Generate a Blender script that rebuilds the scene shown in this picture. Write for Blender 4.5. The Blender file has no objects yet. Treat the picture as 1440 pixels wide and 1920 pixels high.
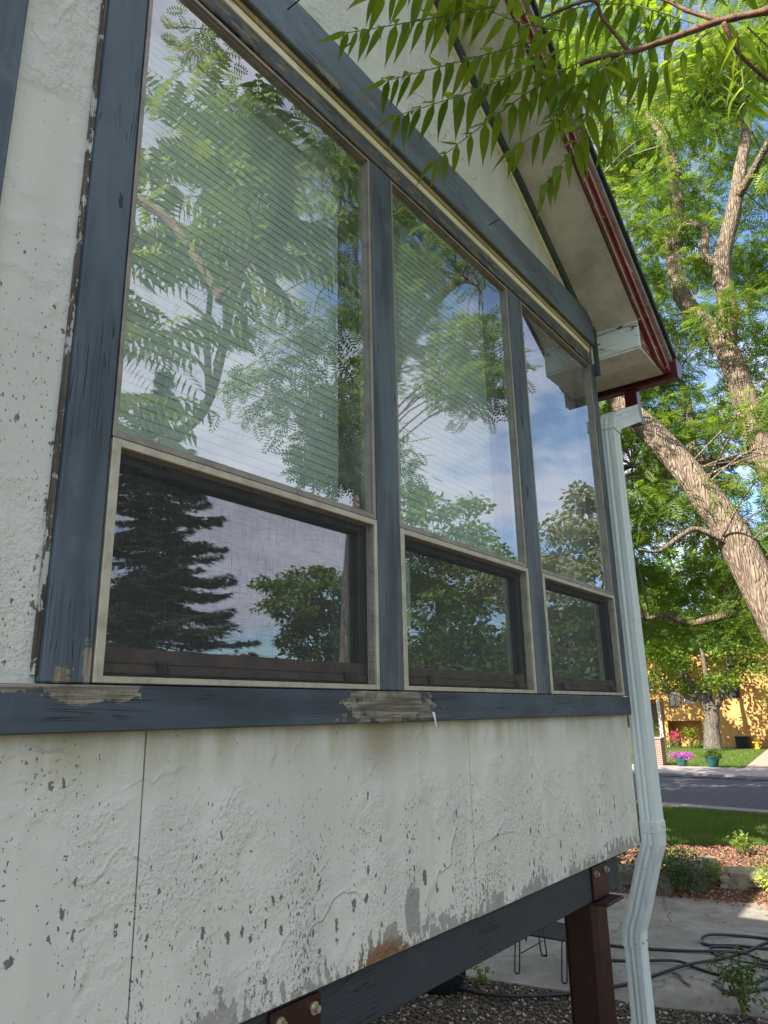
import bpy, math, random
import numpy as np
from mathutils import Vector
random.seed(7)
rng = np.random.default_rng(11)
S = bpy.context.scene
COL = S.collection
R = math.radians

# ------------------------------------------------------------------ camera
cam_d = bpy.data.cameras.new("camera")
cam = bpy.data.objects.new("camera", cam_d)
COL.objects.link(cam)
yaw, pit, rol = 0.63987989, 0.27092781, -0.02069927
fw = Vector((math.cos(yaw)*math.cos(pit), math.sin(yaw)*math.cos(pit), math.sin(pit)))
rt = Vector((math.sin(yaw), -math.cos(yaw), 0)); up = rt.cross(fw)
r2 = rt*math.cos(rol) + up*math.sin(rol); u2 = up*math.cos(rol) - rt*math.sin(rol)
from mathutils import Matrix
cam.matrix_world = Matrix(((r2.x, u2.x, -fw.x, 0), (r2.y, u2.y, -fw.y, -1.25), (r2.z, u2.z, -fw.z, 1.6), (0, 0, 0, 1)))
cam_d.sensor_fit = 'VERTICAL'; cam_d.sensor_height = 24.0
cam_d.lens = 24.0*1373.458/1920.0
cam_d.clip_start = 0.02; cam_d.clip_end = 3000
S.camera = cam

# ------------------------------------------------------------------ light
SUN_EL, SUN_A = R(36), R(15)          # elevation; angle off the wall's direction
ldir = Vector((math.cos(SUN_EL)*math.cos(SUN_A), -math.cos(SUN_EL)*math.sin(SUN_A), -math.sin(SUN_EL)))
sd = bpy.data.lights.new("sun", 'SUN'); sd.energy = 5.0; sd.angle = R(0.55); sd.color = (1.0, 0.93, 0.80)
sun = bpy.data.objects.new("sun", sd); COL.objects.link(sun)
sun.rotation_euler = ldir.to_track_quat('-Z', 'Y').to_euler()
S.view_settings.view_transform = 'Standard'; S.view_settings.look = 'None'
S.view_settings.exposure = 1.75; S.view_settings.gamma = 1.0
S.view_settings.use_curve_mapping = False
W = bpy.data.worlds.new("World"); S.world = W; W.use_nodes = True

# ------------------------------------------------------------------ node helper
class G:
    def __init__(s, tree): s.t = tree; s.n = tree.nodes; s.l = tree.links
    def node(s, ty, **kw):
        n = s.n.new(ty)
        for k, v in kw.items(): setattr(n, k, v)
        return n
    def put(s, sock, v):
        if v is None: return
        if isinstance(v, bpy.types.NodeSocket): s.l.new(v, sock)
        elif isinstance(v, (tuple, list)) and sock.type == 'RGBA' and len(v) == 3: sock.default_value = (*v, 1)
        else: sock.default_value = v
    def m(s, op, a, b=0.0, c=0.0, clamp=False):
        n = s.node('ShaderNodeMath', operation=op, use_clamp=clamp)
        s.put(n.inputs[0], a); s.put(n.inputs[1], b); s.put(n.inputs[2], c)
        return n.outputs[0]
    def ss(s, x, a, b):   # smoothstep a..b
        n = s.node('ShaderNodeMapRange', interpolation_type='SMOOTHSTEP')
        s.put(n.inputs[0], x); s.put(n.inputs[1], a); s.put(n.inputs[2], b)
        return n.outputs[0]
    def vm(s, op, a, b=(0, 0, 0)):
        n = s.node('ShaderNodeVectorMath', operation=op)
        s.put(n.inputs[0], a); s.put(n.inputs[1], b)
        return n.outputs['Value'] if op in ('LENGTH', 'DOT_PRODUCT', 'DISTANCE') else n.outputs[0]
    def noise(s, vec, scale, detail=3.0, rough=0.55, dist=0.0, col=False):
        n = s.node('ShaderNodeTexNoise')
        s.put(n.inputs['Vector'], vec); s.put(n.inputs['Scale'], scale); s.put(n.inputs['Detail'], detail)
        s.put(n.inputs['Roughness'], rough); s.put(n.inputs['Distortion'], dist)
        return n.outputs[1 if col else 0]
    def voro(s, vec, scale, feature='F1', out='Distance', rnd=1.0):
        n = s.node('ShaderNodeTexVoronoi', feature=feature)
        s.put(n.inputs['Vector'], vec); s.put(n.inputs['Scale'], scale); s.put(n.inputs['Randomness'], rnd)
        return n.outputs[out]
    def mix(s, f, a, b):
        n = s.node('ShaderNodeMix', data_type='RGBA')
        s.put(n.inputs[0], f); s.put(n.inputs[6], a); s.put(n.inputs[7], b)
        return n.outputs[2]
    def sep(s, v):
        n = s.node('ShaderNodeSeparateXYZ'); s.put(n.inputs[0], v); return n.outputs
    def comb(s, x, y, z):
        n = s.node('ShaderNodeCombineXYZ'); s.put(n.inputs[0], x); s.put(n.inputs[1], y); s.put(n.inputs[2], z); return n.outputs[0]
    def bump(s, h, dist=0.01, strength=1.0, normal=None):
        n = s.node('ShaderNodeBump'); s.put(n.inputs['Height'], h); s.put(n.inputs['Distance'], dist)
        s.put(n.inputs['Strength'], strength); s.put(n.inputs['Normal'], normal); return n.outputs[0]

def newmat(name):
    m = bpy.data.materials.new(name); m.use_nodes = True
    g = G(m.node_tree); b = m.node_tree.nodes['Principled BSDF']
    g.b = b; g.out = m.node_tree.nodes['Material Output']
    g.P = g.node('ShaderNodeNewGeometry').outputs['Position']
    return m, g

def fin(g, col, rough=0.6, normal=None, spec=0.3, metal=0.0):
    g.put(g.b.inputs['Base Color'], col); g.put(g.b.inputs['Roughness'], rough)
    g.put(g.b.inputs['Specular IOR Level'], spec); g.put(g.b.inputs['Metallic'], metal)
    if normal is not None: g.put(g.b.inputs['Normal'], normal)

# ------------------------------------------------------------------ world: sky with broken cloud
def world():
    g = G(W.node_tree); g.n.clear()
    sky = g.node('ShaderNodeTexSky', sky_type='NISHITA', sun_disc=False)
    sky.sun_elevation = SUN_EL; sky.sun_rotation = math.atan2(-ldir.x, -ldir.y)
    sky.air_density = 1.0; sky.dust_density = 0.6; sky.ozone_density = 2.0
    d = g.node('ShaderNodeTexCoord').outputs['Generated']
    x, y, z = g.sep(d)
    zz = g.m('ADD', g.m('MAXIMUM', z, 0.0), 0.22)
    p = g.comb(g.m('DIVIDE', x, zz), g.m('DIVIDE', y, zz), 0.0)
    p = g.vm('ADD', p, (3.1, 7.4, 0.0))
    n1 = g.noise(p, 0.75, 8.0, 0.60, 0.4)
    n2 = g.noise(p, 3.2, 6.0, 0.6, 0.6)
    c = g.m('ADD', g.m('MULTIPLY', n1, 0.8), g.m('MULTIPLY', n2, 0.2))
    cov = g.m('MULTIPLY', g.ss(c, 0.455, 0.575), g.ss(z, 0.045, 0.15))
    shade = g.ss(g.m('ADD', g.m('MULTIPLY', n2, 0.5), g.m('MULTIPLY', n1, 0.5)), 0.42, 0.66)
    cloud = g.mix(shade, (8.6, 8.5, 9.4), (6.2, 6.15, 7.3))
    blue = g.mix(1.0, sky.outputs[0], sky.outputs[0])
    bl = g.vm('MULTIPLY', blue, (1.05, 1.15, 1.25))
    bg = g.node('ShaderNodeBackground'); g.put(bg.inputs[0], g.mix(g.m('MULTIPLY', cov, 0.93), bl, cloud)); bg.inputs[1].default_value = 0.072
    o = g.node('ShaderNodeOutputWorld'); g.l.new(bg.outputs[0], o.inputs[0])
world()

# ------------------------------------------------------------------ materials
def stucco(name):
    m, g = newmat(name); P = g.P; x, y, z = g.sep(P)
    big = g.noise(P, 1.7, 3.0); warp = g.vm('ADD', P, g.vm('SCALE', g.noise(P, 4.0, 2.0, col=True)))
    wn = g.node('ShaderNodeVectorMath', operation='SCALE'); g.put(wn.inputs[0], g.noise(P, 5.0, 3.0, col=True)); wn.inputs['Scale'].default_value = 0.22
    wp = g.vm('ADD', P, wn.outputs[0])
    patch = g.ss(g.noise(wp, 2.6, 3.0, 0.6), 0.45, 0.60)
    pebb = g.noise(P, 95.0, 3.0, 0.6)
    mott = g.noise(P, 34.0, 3.0, 0.6)
    # trowel ridges: iso-lines of a warped noise, kept only where a second noise allows
    def ridge(off, sc, w, lo):
        r = g.noise(g.vm('ADD', wp, off), sc, 2.0, 0.5)
        line = g.m('SUBTRACT', 1.0, g.ss(g.m('ABSOLUTE', g.m('SUBTRACT', r, 0.5)), 0.0, w))
        step = g.ss(r, 0.5 - w, 0.5 + w)
        keep = g.ss(g.noise(g.vm('ADD', P, off), 3.1, 1.0), lo, lo + 0.08)
        return g.m('MULTIPLY', g.m('ADD', line, g.m('MULTIPLY', step, 0.7)), keep)
    rid = g.m('ADD', ridge((4, 1, 2), 2.8, 0.022, 0.52), ridge((9, 3, 7), 4.3, 0.028, 0.55))
    h = g.m('ADD', g.m('MULTIPLY', g.m('MULTIPLY', pebb, patch), 1.5), g.m('MULTIPLY', rid, 0.55))
    h = g.m('ADD', h, g.m('MULTIPLY', mott, g.m('ADD', 0.10, g.m('MULTIPLY', patch, 0.9))))
    # paint chips
    low = g.m('SUBTRACT', 1.0, g.ss(z, 1.02, 1.62))
    lft = g.m('MULTIPLY', g.m('SUBTRACT', 1.0, g.ss(x, 0.55, 1.15)), g.m('SUBTRACT', 1.0, g.ss(z, 1.5, 3.1)))
    strk = g.noise(g.comb(g.m('MULTIPLY', x, 9.0), 0.0, g.m('MULTIPLY', z, 1.6)), 1.0, 2.0)
    dens = g.m('MULTIPLY', g.m('ADD', g.m('MAXIMUM', g.m('MULTIPLY', low, 1.0), g.m('MULTIPLY', lft, 0.75)), 0.03), g.ss(g.m('ADD', g.m('MULTIPLY', g.noise(P, 4.0, 2.0), .5), g.m('MULTIPLY', strk, .5)), 0.38, 0.60))
    band = g.m('MAXIMUM', g.m('SUBTRACT', 1.0, g.ss(g.m('ABSOLUTE', g.m('SUBTRACT', x, 1.785)), .0, .035)), g.m('MULTIPLY', .8, g.m('SUBTRACT', 1.0, g.ss(g.m('ABSOLUTE', g.m('SUBTRACT', x, 1.545)), .0, .025))))
    dens = g.m('MAXIMUM', g.m('MULTIPLY', dens, .80), g.m('MULTIPLY', band, g.m('MULTIPLY', .72, g.m('SUBTRACT', 1.0, g.ss(z, 1.32, 1.46)))))
    fx = g.comb(g.m('MULTIPLY', x, 150.0), 0.0, g.m('MULTIPLY', z, 85.0))
    fl = g.noise(fx, 1.0, 2.0, 0.6, 0.4)
    fleck = g.ss(fl, g.m('SUBTRACT', 0.725, g.m('MULTIPLY', dens, 0.20)), g.m('SUBTRACT', 0.737, g.m('MULTIPLY', dens, 0.20)))
    # bigger chips: one jagged spot in some voronoi cells
    vw = g.node('ShaderNodeVectorMath', operation='SCALE'); g.put(vw.inputs[0], g.noise(P, 60.0, 3.0, 0.7, col=True)); vw.inputs['Scale'].default_value = 0.045
    pv = g.vm('ADD', g.comb(g.m('MULTIPLY', x, 2.0), 0.0, g.m('ADD', z, g.m('MULTIPLY', x, .25))), vw.outputs[0])
    def chips(sc, size, thr):
        vn = g.node('ShaderNodeTexVoronoi', feature='F1'); g.put(vn.inputs['Vector'], pv); vn.inputs['Scale'].default_value = sc
        rr = g.sep(vn.outputs['Color'])
        sz = g.m('MULTIPLY', g.m('MULTIPLY', g.ss(rr[0], thr, 1.0), size), g.m('ADD', 0.25, g.m('MAXIMUM', low, lft)))
        return g.m('MULTIPLY', g.m('LESS_THAN', vn.outputs['Distance'], sz), g.m('GREATER_THAN', sz, size*0.18))
    chip = g.m('MAXIMUM', chips(8.0, 0.15, 0.55), chips(23.0, 0.24, 0.48))
    # chipped away lower edge
    ed = g.m('ADD', g.m('MULTIPLY', g.ss(g.noise(P, 5.0, 1.0), .35, .7), 0.055), g.m('MULTIPLY', g.ss(g.noise(g.comb(g.m('MULTIPLY', x, 42.0), 0, g.m('MULTIPLY', z, 20.0)), 1.0, 4.0, .65), .35, .75), 0.075))
    bare = g.m('LESS_THAN', z, g.m('ADD', 0.975, ed))
    def blob(cx, cz, rx, rz, rough=0.5):
        dx = g.m('DIVIDE', g.m('SUBTRACT', x, cx), rx); dz = g.m('DIVIDE', g.m('SUBTRACT', z, cz), rz)
        dd = g.m('SQRT', g.m('ADD', g.m('MULTIPLY', dx, dx), g.m('MULTIPLY', dz, dz)))
        dd = g.m('ADD', dd, g.m('MULTIPLY', g.m('SUBTRACT', g.noise(P, 38.0, 4.0, .7), 0.5), rough*2))
        return dd
    bl = g.m('LESS_THAN', blob(1.80, 1.085, 0.035, 0.06, .9), 1.0)
    bl = g.m('MAXIMUM', bl, g.m('LESS_THAN', blob(1.70, 1.05, 0.035, 0.03, .9), 1.0))
    bare = g.m('MAXIMUM', bare, bl)
    rust = g.m('MULTIPLY', g.m('SUBTRACT', 1.0, g.ss(blob(1.66, 1.005, 0.14, 0.045, .5), .5, 1.2)), bare)
    dirt = g.noise(g.comb(g.m('MULTIPLY', x, 6.0), 0, g.m('MULTIPLY', z, 1.2)), 1.0, 4.0)
    base = g.mix(g.ss(dirt, .35, .7), (0.60, 0.585, 0.495), (0.53, 0.52, 0.44))
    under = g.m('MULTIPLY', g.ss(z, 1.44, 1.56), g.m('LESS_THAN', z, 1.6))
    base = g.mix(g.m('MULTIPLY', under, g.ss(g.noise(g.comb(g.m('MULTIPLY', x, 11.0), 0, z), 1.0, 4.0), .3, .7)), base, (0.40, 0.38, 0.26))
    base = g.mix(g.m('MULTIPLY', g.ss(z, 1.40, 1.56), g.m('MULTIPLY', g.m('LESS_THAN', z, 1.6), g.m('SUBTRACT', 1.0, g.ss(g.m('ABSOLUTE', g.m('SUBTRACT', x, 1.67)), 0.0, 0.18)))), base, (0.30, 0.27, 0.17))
    base = g.mix(g.m('MULTIPLY', rid, 0.0), base, base)
    grey = g.mix(g.noise(P, 60, 3), (0.10, 0.10, 0.085), (0.20, 0.19, 0.16))
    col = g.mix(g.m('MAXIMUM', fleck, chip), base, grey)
    bcol = g.mix(rust, g.mix(g.noise(P, 45, 4, .7), (0.24, 0.225, 0.19), (0.36, 0.34, 0.30)), g.mix(g.noise(P, 30, 3), (0.24, 0.11, 0.04), (0.16, 0.11, 0.07)))
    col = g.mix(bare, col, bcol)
    gap = g.m('MAXIMUM', g.m('MAXIMUM', fleck, chip), bare)
    h = g.m('SUBTRACT', h, g.m('MULTIPLY', gap, 0.9))
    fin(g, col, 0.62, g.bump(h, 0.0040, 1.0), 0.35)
    return m

def paint(name, col, axis='x', dark=(0.03, 0.035, 0.045), bare=(0.33, 0.28, 0.20), peel=(), wear=0.0, rough=0.55, patchy=0.6, grainy=1.0, cracky=0.0):
    m, g = newmat(name); P = g.P; x, y, z = g.sep(P)
    a = {'x': (3.0, 60.0, 60.0), 'z': (60.0, 60.0, 3.0), 'y': (60.0, 3.0, 60.0)}[axis]
    gr = g.noise(g.vm('MULTIPLY', P, a), 1.0, 4.0, 0.6, 0.6)
    gb = g.noise(g.vm('MULTIPLY', P, tuple(v*0.35 for v in a)), 1.0, 3.0, 0.6, 0.3)
    cr = g.noise(g.vm('MULTIPLY', P, tuple(v*(0.6 if v < 10 else 1.3) for v in a)), 1.0, 2.0, 0.5)
    crack = g.m('MULTIPLY', g.m('SUBTRACT', 1.0, g.ss(g.m('ABSOLUTE', g.m('SUBTRACT', cr, 0.5)), 0.0, 0.012)), g.ss(g.noise(P, 3.0, 2.0), .52-cracky, .60-cracky))
    ac = {'x': (14.0, 9.0, 120.0), 'z': (14.0, 14.0, 120.0), 'y': (14, 14, 120)}[axis]
    saw = g.noise(g.vm('MULTIPLY', P, {'x': (130.0, 10.0, 8.0), 'z': (8.0, 10.0, 130.0), 'y': (10, 130, 8)}[axis]), 1.0, 2.0)
    pz = g.noise(g.vm('MULTIPLY', P, {'x': (1.6, 7, 7), 'z': (9, 7, 1.6), 'y': (7, 1.6, 7)}[axis]), 1.0, 3.0, .6)
    c = g.mix(g.m('MULTIPLY', g.ss(pz, 0.38, 0.66), patchy), col, dark)
    c = g.mix(g.m('MULTIPLY', g.ss(gr, .5, .8), 0.35*grainy), c, dark)
    c = g.mix(g.m('MULTIPLY', g.ss(g.noise(P, 9.0, 5, .7), .55, .75), 0.25), c, tuple(min(1, v*1.9 + .03) for v in col))
    # knots and nail spots
    vn = g.node('ShaderNodeTexVoronoi', feature='F1'); g.put(vn.inputs['Vector'], g.vm('ADD', g.vm('MULTIPLY', P, {'x': (4.2, 1, 13.0), 'z': (13.0, 1, 4.2), 'y': (1, 4.2, 13.0)}[axis]), (0, 0, 0))); vn.inputs['Scale'].default_value = 1.0
    rr = g.sep(vn.outputs['Color'])
    kd = g.m('ADD', vn.outputs['Distance'], g.m('MULTIPLY', g.m('SUBTRACT', g.noise(P, 70, 3), .5), 0.12))
    knot = g.m('MULTIPLY', g.m('LESS_THAN', kd, g.m('MULTIPLY', rr[1], 0.13)), g.m('GREATER_THAN', rr[0], 0.50))
    c = g.mix(g.m('MULTIPLY', knot, 0.85), c, (0.012, 0.014, 0.018))
    c = g.mix(g.m('MULTIPLY', crack, 0.9), c, (0.012, 0.012, 0.014))
    wn = g.noise(g.vm('MULTIPLY', P, {'x': (16, 40, 40), 'z': (40, 40, 16), 'y': (40, 16, 40)}[axis]), 1.0, 5.0, 0.68)
    mask = None
    if wear > 0: mask = g.ss(wn, 0.74 - wear*0.4, 0.745 - wear*0.4)
    for (cx, cz, rx, rz) in peel:
        dx = g.m('DIVIDE', g.m('SUBTRACT', x, cx), rx); dz = g.m('DIVIDE', g.m('SUBTRACT', z, cz), rz)
        dd = g.m('POWER', g.m('ADD', g.m('POWER', g.m('ABSOLUTE', dx), 3.0), g.m('POWER', g.m('ABSOLUTE', dz), 3.0)), .333)
        dd = g.m('ADD', dd, g.m('MULTIPLY', g.m('SUBTRACT', g.noise(g.vm('MULTIPLY', P, (1, 1, 1.6)), 21.0, 6.0, .72), 0.5), 3.4))
        k = g.m('LESS_THAN', dd, 1.0)
        mask = k if mask is None else g.m('MAXIMUM', mask, k)
    h = g.m('ADD', g.m('MULTIPLY', gr, 0.5*grainy), g.m('ADD', g.m('MULTIPLY', saw, 0.35*grainy), g.m('MULTIPLY', crack, -1.2)))
    h = g.m('SUBTRACT', h, g.m('MULTIPLY', knot, 0.5))
    if mask is not None:
        bw = g.mix(g.ss(gr, .35, .65), bare, tuple(v*0.30 for v in bare))
        bw = g.mix(g.ss(g.noise(P, 14, 4, .7), .45, .7), bw, tuple(v*0.35 for v in (bare[0]*.9, bare[1], bare[2]*.8)))
        c = g.mix(mask, c, bw); h = g.m('SUBTRACT', h, g.m('MULTIPLY', mask, 0.6))
    fin(g, c, g.m('ADD', rough - 0.1, g.m('MULTIPLY', gb, 0.25)), g.bump(h, 0.0022, 1.0), 0.35)
    return m

def plain(name, col, rough=0.5, metal=0.0, var=0.25, scale=14.0, bump=0.0006, spec=0.4, col2=None):
    m, g = newmat(name)
    n = g.noise(g.P, scale, 5.0, 0.65)
    c2 = col2 or tuple(v*(1-var*1.6) for v in col)
    c = g.mix(g.ss(n, .38, .72), col, c2)
    fin(g, c, g.m('ADD', rough, g.m('MULTIPLY', g.m('SUBTRACT', n, 0.5), 0.2)), g.bump(g.noise(g.P, scale*7, 3), bump), spec, metal)
    return m

M = {}
M['stucco'] = stucco('stucco')
BLUE = (0.088, 0.114, 0.132); BDK = (0.026, 0.033, 0.040)
M['blue_v'] = paint('blue paint upright', BLUE, 'z', BDK, peel=[(0.715, 1.675, 0.02, 0.02), (0.762, 1.70, 0.010, 0.035)], wear=0.0)
M['blue_m'] = paint('blue paint mullion', (0.098, 0.122, 0.130), 'z', (0.035, 0.045, 0.055), wear=0.02, patchy=0.85, grainy=1.4, cracky=.03)
M['blue_h'] = paint('blue paint sill', (0.060, 0.076, 0.092), 'x', BDK, bare=(0.30, 0.26, 0.19), peel=[(0.765, 1.652, 0.105, 0.022), (1.69, 1.63, 0.19, 0.06), (0.62, 1.664, 0.09, 0.012)], patchy=0.85, grainy=1.5, cracky=.06)
M['blue_head'] = paint('blue paint header', (0.120, 0.150, 0.166), 'x', (0.055, 0.070, 0.080), bare=(0.36, 0.33, 0.24), peel=[(1.40, 3.535, 0.05, 0.012), (1.15, 3.70, 0.18, 0.008), (1.62, 3.60, 0.03, 0.01), (2.2, 3.70, .3, .005)], wear=0.0, patchy=0.7)
M['blue_weath'] = paint('weathered head trim', (0.085, 0.11, 0.125), 'x', (0.02, 0.02, 0.02), bare=(0.22, 0.18, 0.12), wear=0.62, patchy=0.9, grainy=1.6)
M['beam'] = paint('beam paint', (0.030, 0.036, 0.041), 'x', (0.030, 0.038, 0.045), patchy=0.6, grainy=0.8)
M['trim_green'] = paint('gable trim', (0.055, 0.075, 0.078), 'x', (0.02, 0.03, 0.03), wear=0.12, bare=(.4, .38, .3), patchy=0.5)
M['cream'] = paint('old cream wood', (0.74, 0.70, 0.44), 'x', (0.55, 0.48, 0.26), wear=0.14, bare=(0.42, 0.34, 0.18), patchy=0.4)
M['ochre'] = paint('bare ochre wood', (0.46, 0.34, 0.16), 'x', (0.20, 0.14, 0.06), wear=0.25, bare=(.5, .42, .26), patchy=0.7)
M['white_wood'] = paint('peeling white wood', (0.66, 0.68, 0.63), 'y', (0.52, 0.53, 0.47), cracky=.12, wear=0.30, bare=(0.16, 0.13, 0.10), patchy=0.5)
M['soffit'] = plain('soffit paint', (0.60, 0.585, 0.49), 0.6, var=0.22, scale=5.0)
M['red_wood'] = paint('peeling red fascia', (0.22, 0.042, 0.034), 'x', (0.12, 0.028, 0.022), wear=0.34, bare=(0.60, 0.52, 0.46), patchy=0.5)
M['cream_edge'] = paint('worn edge', (.50, .44, .38), 'x', (.34, .26, .22), wear=.30, bare=(.45, .20, .16))
M['brown_edge'] = plain('soffit edge brown', (0.10, 0.05, 0.035), 0.6)
M['maroon'] = plain('maroon gutter metal', (0.075, 0.010, 0.014), 0.35, var=0.15)
M['grey_metal'] = plain('drip edge metal', (0.42, 0.44, 0.45), 0.4, 0.3)
M['shingle'] = plain('dark shingles', (0.028, 0.032, 0.036), 0.8, var=0.4, scale=60)
M['tan'] = plain('tan aluminium', (0.46, 0.41, 0.30), 0.42, 0.25, var=0.18, scale=20)
M['tan_dark'] = plain('bronze aluminium', (0.27, 0.235, 0.185), 0.40, 0.3, var=0.2)
M['brown'] = plain('brown sash', (0.085, 0.055, 0.038), 0.5, 0.1, var=0.35)
M['black'] = plain('black rubber', (0.012, 0.012, 0.013), 0.5)
M['pipe'] = plain('white downspout', (0.60, 0.65, 0.61), 0.38, 0.0, var=0.10, scale=8.0, bump=0.0004)
def pipemat():
    m, g = newmat('white downspout'); x, y, z = g.sep(g.P)
    st = g.noise(g.comb(g.m('MULTIPLY', x, 40.), g.m('MULTIPLY', y, 40.), g.m('MULTIPLY', z, 1.5)), 1.0, 5.0, .7)
    sp = g.noise(g.P, 55.0, 4.0, .75)
    c = g.mix(g.ss(st, .42, .75), (0.60, 0.65, 0.61), (0.47, 0.50, 0.45))
    c = g.mix(g.m('MULTIPLY', g.ss(sp, .60, .70), .55), c, (0.28, 0.29, 0.24))
    fin(g, c, g.m('ADD', .32, g.m('MULTIPLY', st, .25)), g.bump(g.noise(g.P, 6.0, 2.0), .006), .4); return m
M['pipe'] = pipemat()
M['steel'] = plain('red oxide steel', (0.026, 0.006, 0.004), 0.42, 0.0, var=0.35, scale=18)
M['zinc'] = plain('zinc bolt', (0.50, 0.48, 0.36), 0.35, 0.8)
M['dark'] = plain('dark gap', (0.02, 0.022, 0.025), 0.9)
M['room'] = plain('room wall', (0.34, 0.34, 0.32), 0.8)
M['blind'] = plain('white blind slat', (0.56, 0.58, 0.55), 0.5, var=0.05)
M['paper'] = plain('paper', (0.62, 0.66, 0.62), 0.8, var=0.08)
M['curtain'] = plain('curtain', (0.45, 0.47, 0.45), 0.8, var=0.1)
M['hose'] = plain('black hose', (0.018, 0.02, 0.022), 0.35)
M['iron'] = plain('dark wrought iron', (0.02, 0.017, 0.016), 0.5, 0.3)

def glassmat(name, ior, wav, haze):
    m, g = newmat(name); g.n.remove(g.b)
    wv = g.node('ShaderNodeTexNoise'); 
    h = g.noise(g.P, 1.3, 0.0)
    nb = g.bump(h, wav, 1.0)
    fr = g.node('ShaderNodeFresnel'); fr.inputs[0].default_value = ior
    gl = g.node('ShaderNodeBsdfGlossy'); gl.inputs['Roughness'].default_value = 0.0; gl.inputs[0].default_value = (0.96, 0.98, 1, 1); g.put(gl.inputs['Normal'], nb)
    tr = g.node('ShaderNodeBsdfTransparent'); tr.inputs[0].default_value = (0.90, 0.95, 0.92, 1)
    df = g.node('ShaderNodeBsdfDiffuse'); df.inputs[0].default_value = (0.62, 0.66, 0.62, 1)
    bf = g.node('ShaderNodeNewGeometry').outputs['Backfacing']
    ms = g.node('ShaderNodeMixShader'); g.put(ms.inputs[0], g.m('MULTIPLY', fr.outputs[0], g.m('SUBTRACT', 1.0, bf))); g.l.new(tr.outputs[0], ms.inputs[1]); g.l.new(gl.outputs[0], ms.inputs[2])
    m2 = g.node('ShaderNodeMixShader')      # thin dust film, which also paints a pale haze into the pane
    g.put(m2.inputs[0], g.m('MULTIPLY', g.ss(g.noise(g.P, 3.0, 5.0, .65), .25, .8), haze)); g.l.new(ms.outputs[0], m2.inputs[1]); g.l.new(df.outputs[0], m2.inputs[2])
    g.l.new(m2.outputs[0], g.out.inputs[0])
    return m
M['glass'] = glassmat('window glass', 3.0, 0.0010, 0.13)
M['glass_low'] = glassmat('lower window glass', 3.3, 0.0014, 0.02)

def screenmat():
    m, g = newmat('insect screen'); g.n.remove(g.b)
    x, y, z = g.sep(g.P)
    a = g.noise(g.comb(g.m('MULTIPLY', x, 420.0), 0, g.m('MULTIPLY', z, 12.0)), 1.0, 2.0)
    b = g.noise(g.comb(g.m('MULTIPLY', x, 12.0), 0, g.m('MULTIPLY', z, 420.0)), 1.0, 2.0)
    f = g.m('ADD', 0.12, g.m('MULTIPLY', g.m('ADD', g.ss(a, .5, .85), g.ss(b, .5, .85)), 0.30), clamp=True)
    tr = g.node('ShaderNodeBsdfTransparent'); df = g.node('ShaderNodeBsdfDiffuse'); df.inputs[0].default_value = (0.11, 0.11, 0.10, 1)
    ms = g.node('ShaderNodeMixShader'); g.put(ms.inputs[0], f); g.l.new(tr.outputs[0], ms.inputs[1]); g.l.new(df.outputs[0], ms.inputs[2])
    g.l.new(ms.outputs[0], g.out.inputs[0]); return m
M['screen'] = screenmat()

def leafmat(name, c1, c2, tr=0.45, nsc=1.2, spec=0.25, yel=0.0, orand=0.0):
    m, g = newmat(name); P = g.P
    n = g.noise(P, nsc, 3.0, .6)
    c = g.mix(g.ss(n, .35, .68), c1, c2)
    n2 = g.noise(P, nsc*14, 2.0)
    c = g.mix(g.m('MULTIPLY', g.ss(n2, .5, .8), .4), c, tuple(v*.55 for v in c1))
    if yel: c = g.mix(g.m('MULTIPLY', g.ss(g.noise(P, nsc*3.3, 2), .62, .72), yel), c, (0.30, 0.24, 0.04))
    if orand:
        oi = g.node('ShaderNodeObjectInfo').outputs['Random']
        c = g.mix(g.m('MULTIPLY', oi, orand), c, tuple(v*w for v, w in zip(c2, (1.5, 1.15, .8))))
        ns = g.noise(P, 260.0, 2.0); c = g.mix(g.m('MULTIPLY', g.ss(ns, .62, .75), .5), c, (.10, .09, .02))
    fin(g, c, 0.45, None, spec)
    t = g.node('ShaderNodeBsdfTranslucent'); g.put(t.inputs[0], g.vm('MULTIPLY', c, (1.9, 1.75, 0.7)))
    ms = g.node('ShaderNodeMixShader'); ms.inputs[0].default_value = tr
    g.l.new(g.b.outputs[0], ms.inputs[1]); g.l.new(t.outputs[0], ms.inputs[2]); g.l.new(ms.outputs[0], g.out.inputs[0])
    return m
M['leaf_locust'] = leafmat('locust leaf', (0.080, 0.155, 0.026), (0.165, 0.235, 0.045), 0.5, 0.9, yel=.5)
M['leaf_heaven'] = leafmat('tree of heaven leaf', (0.085, 0.165, 0.022), (0.125, 0.205, 0.030), 0.62, 3.0, .35, orand=.6)
M['leaf_mid'] = leafmat('broad leaf', (0.09, 0.165, 0.022), (0.14, 0.20, 0.03), 0.4, 0.5)
M['leaf_dark'] = leafmat('dark leaf', (0.035, 0.070, 0.018), (0.06, 0.10, 0.025), 0.3, 0.7)
M['leaf_pale'] = leafmat('pale leaf', (0.15, 0.165, 0.07), (0.20, 0.20, 0.10), 0.35, 0.5)
M['needle'] = leafmat('spruce needle', (0.022, 0.045, 0.022), (0.04, 0.065, 0.035), 0.1, 1.0, .1)
M['petal_purple'] = leafmat('purple petal', (0.32, 0.06, 0.36), (0.45, 0.12, 0.48), 0.3, 9.0)
M['petal_pink'] = leafmat('pink petal', (0.45, 0.05, 0.12), (0.5, 0.12, 0.2), 0.3, 9.0)
M['leaf_lime'] = leafmat('lime leaf', (0.28, 0.34, 0.04), (0.34, 0.38, 0.06), 0.3, 9.0)

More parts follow.
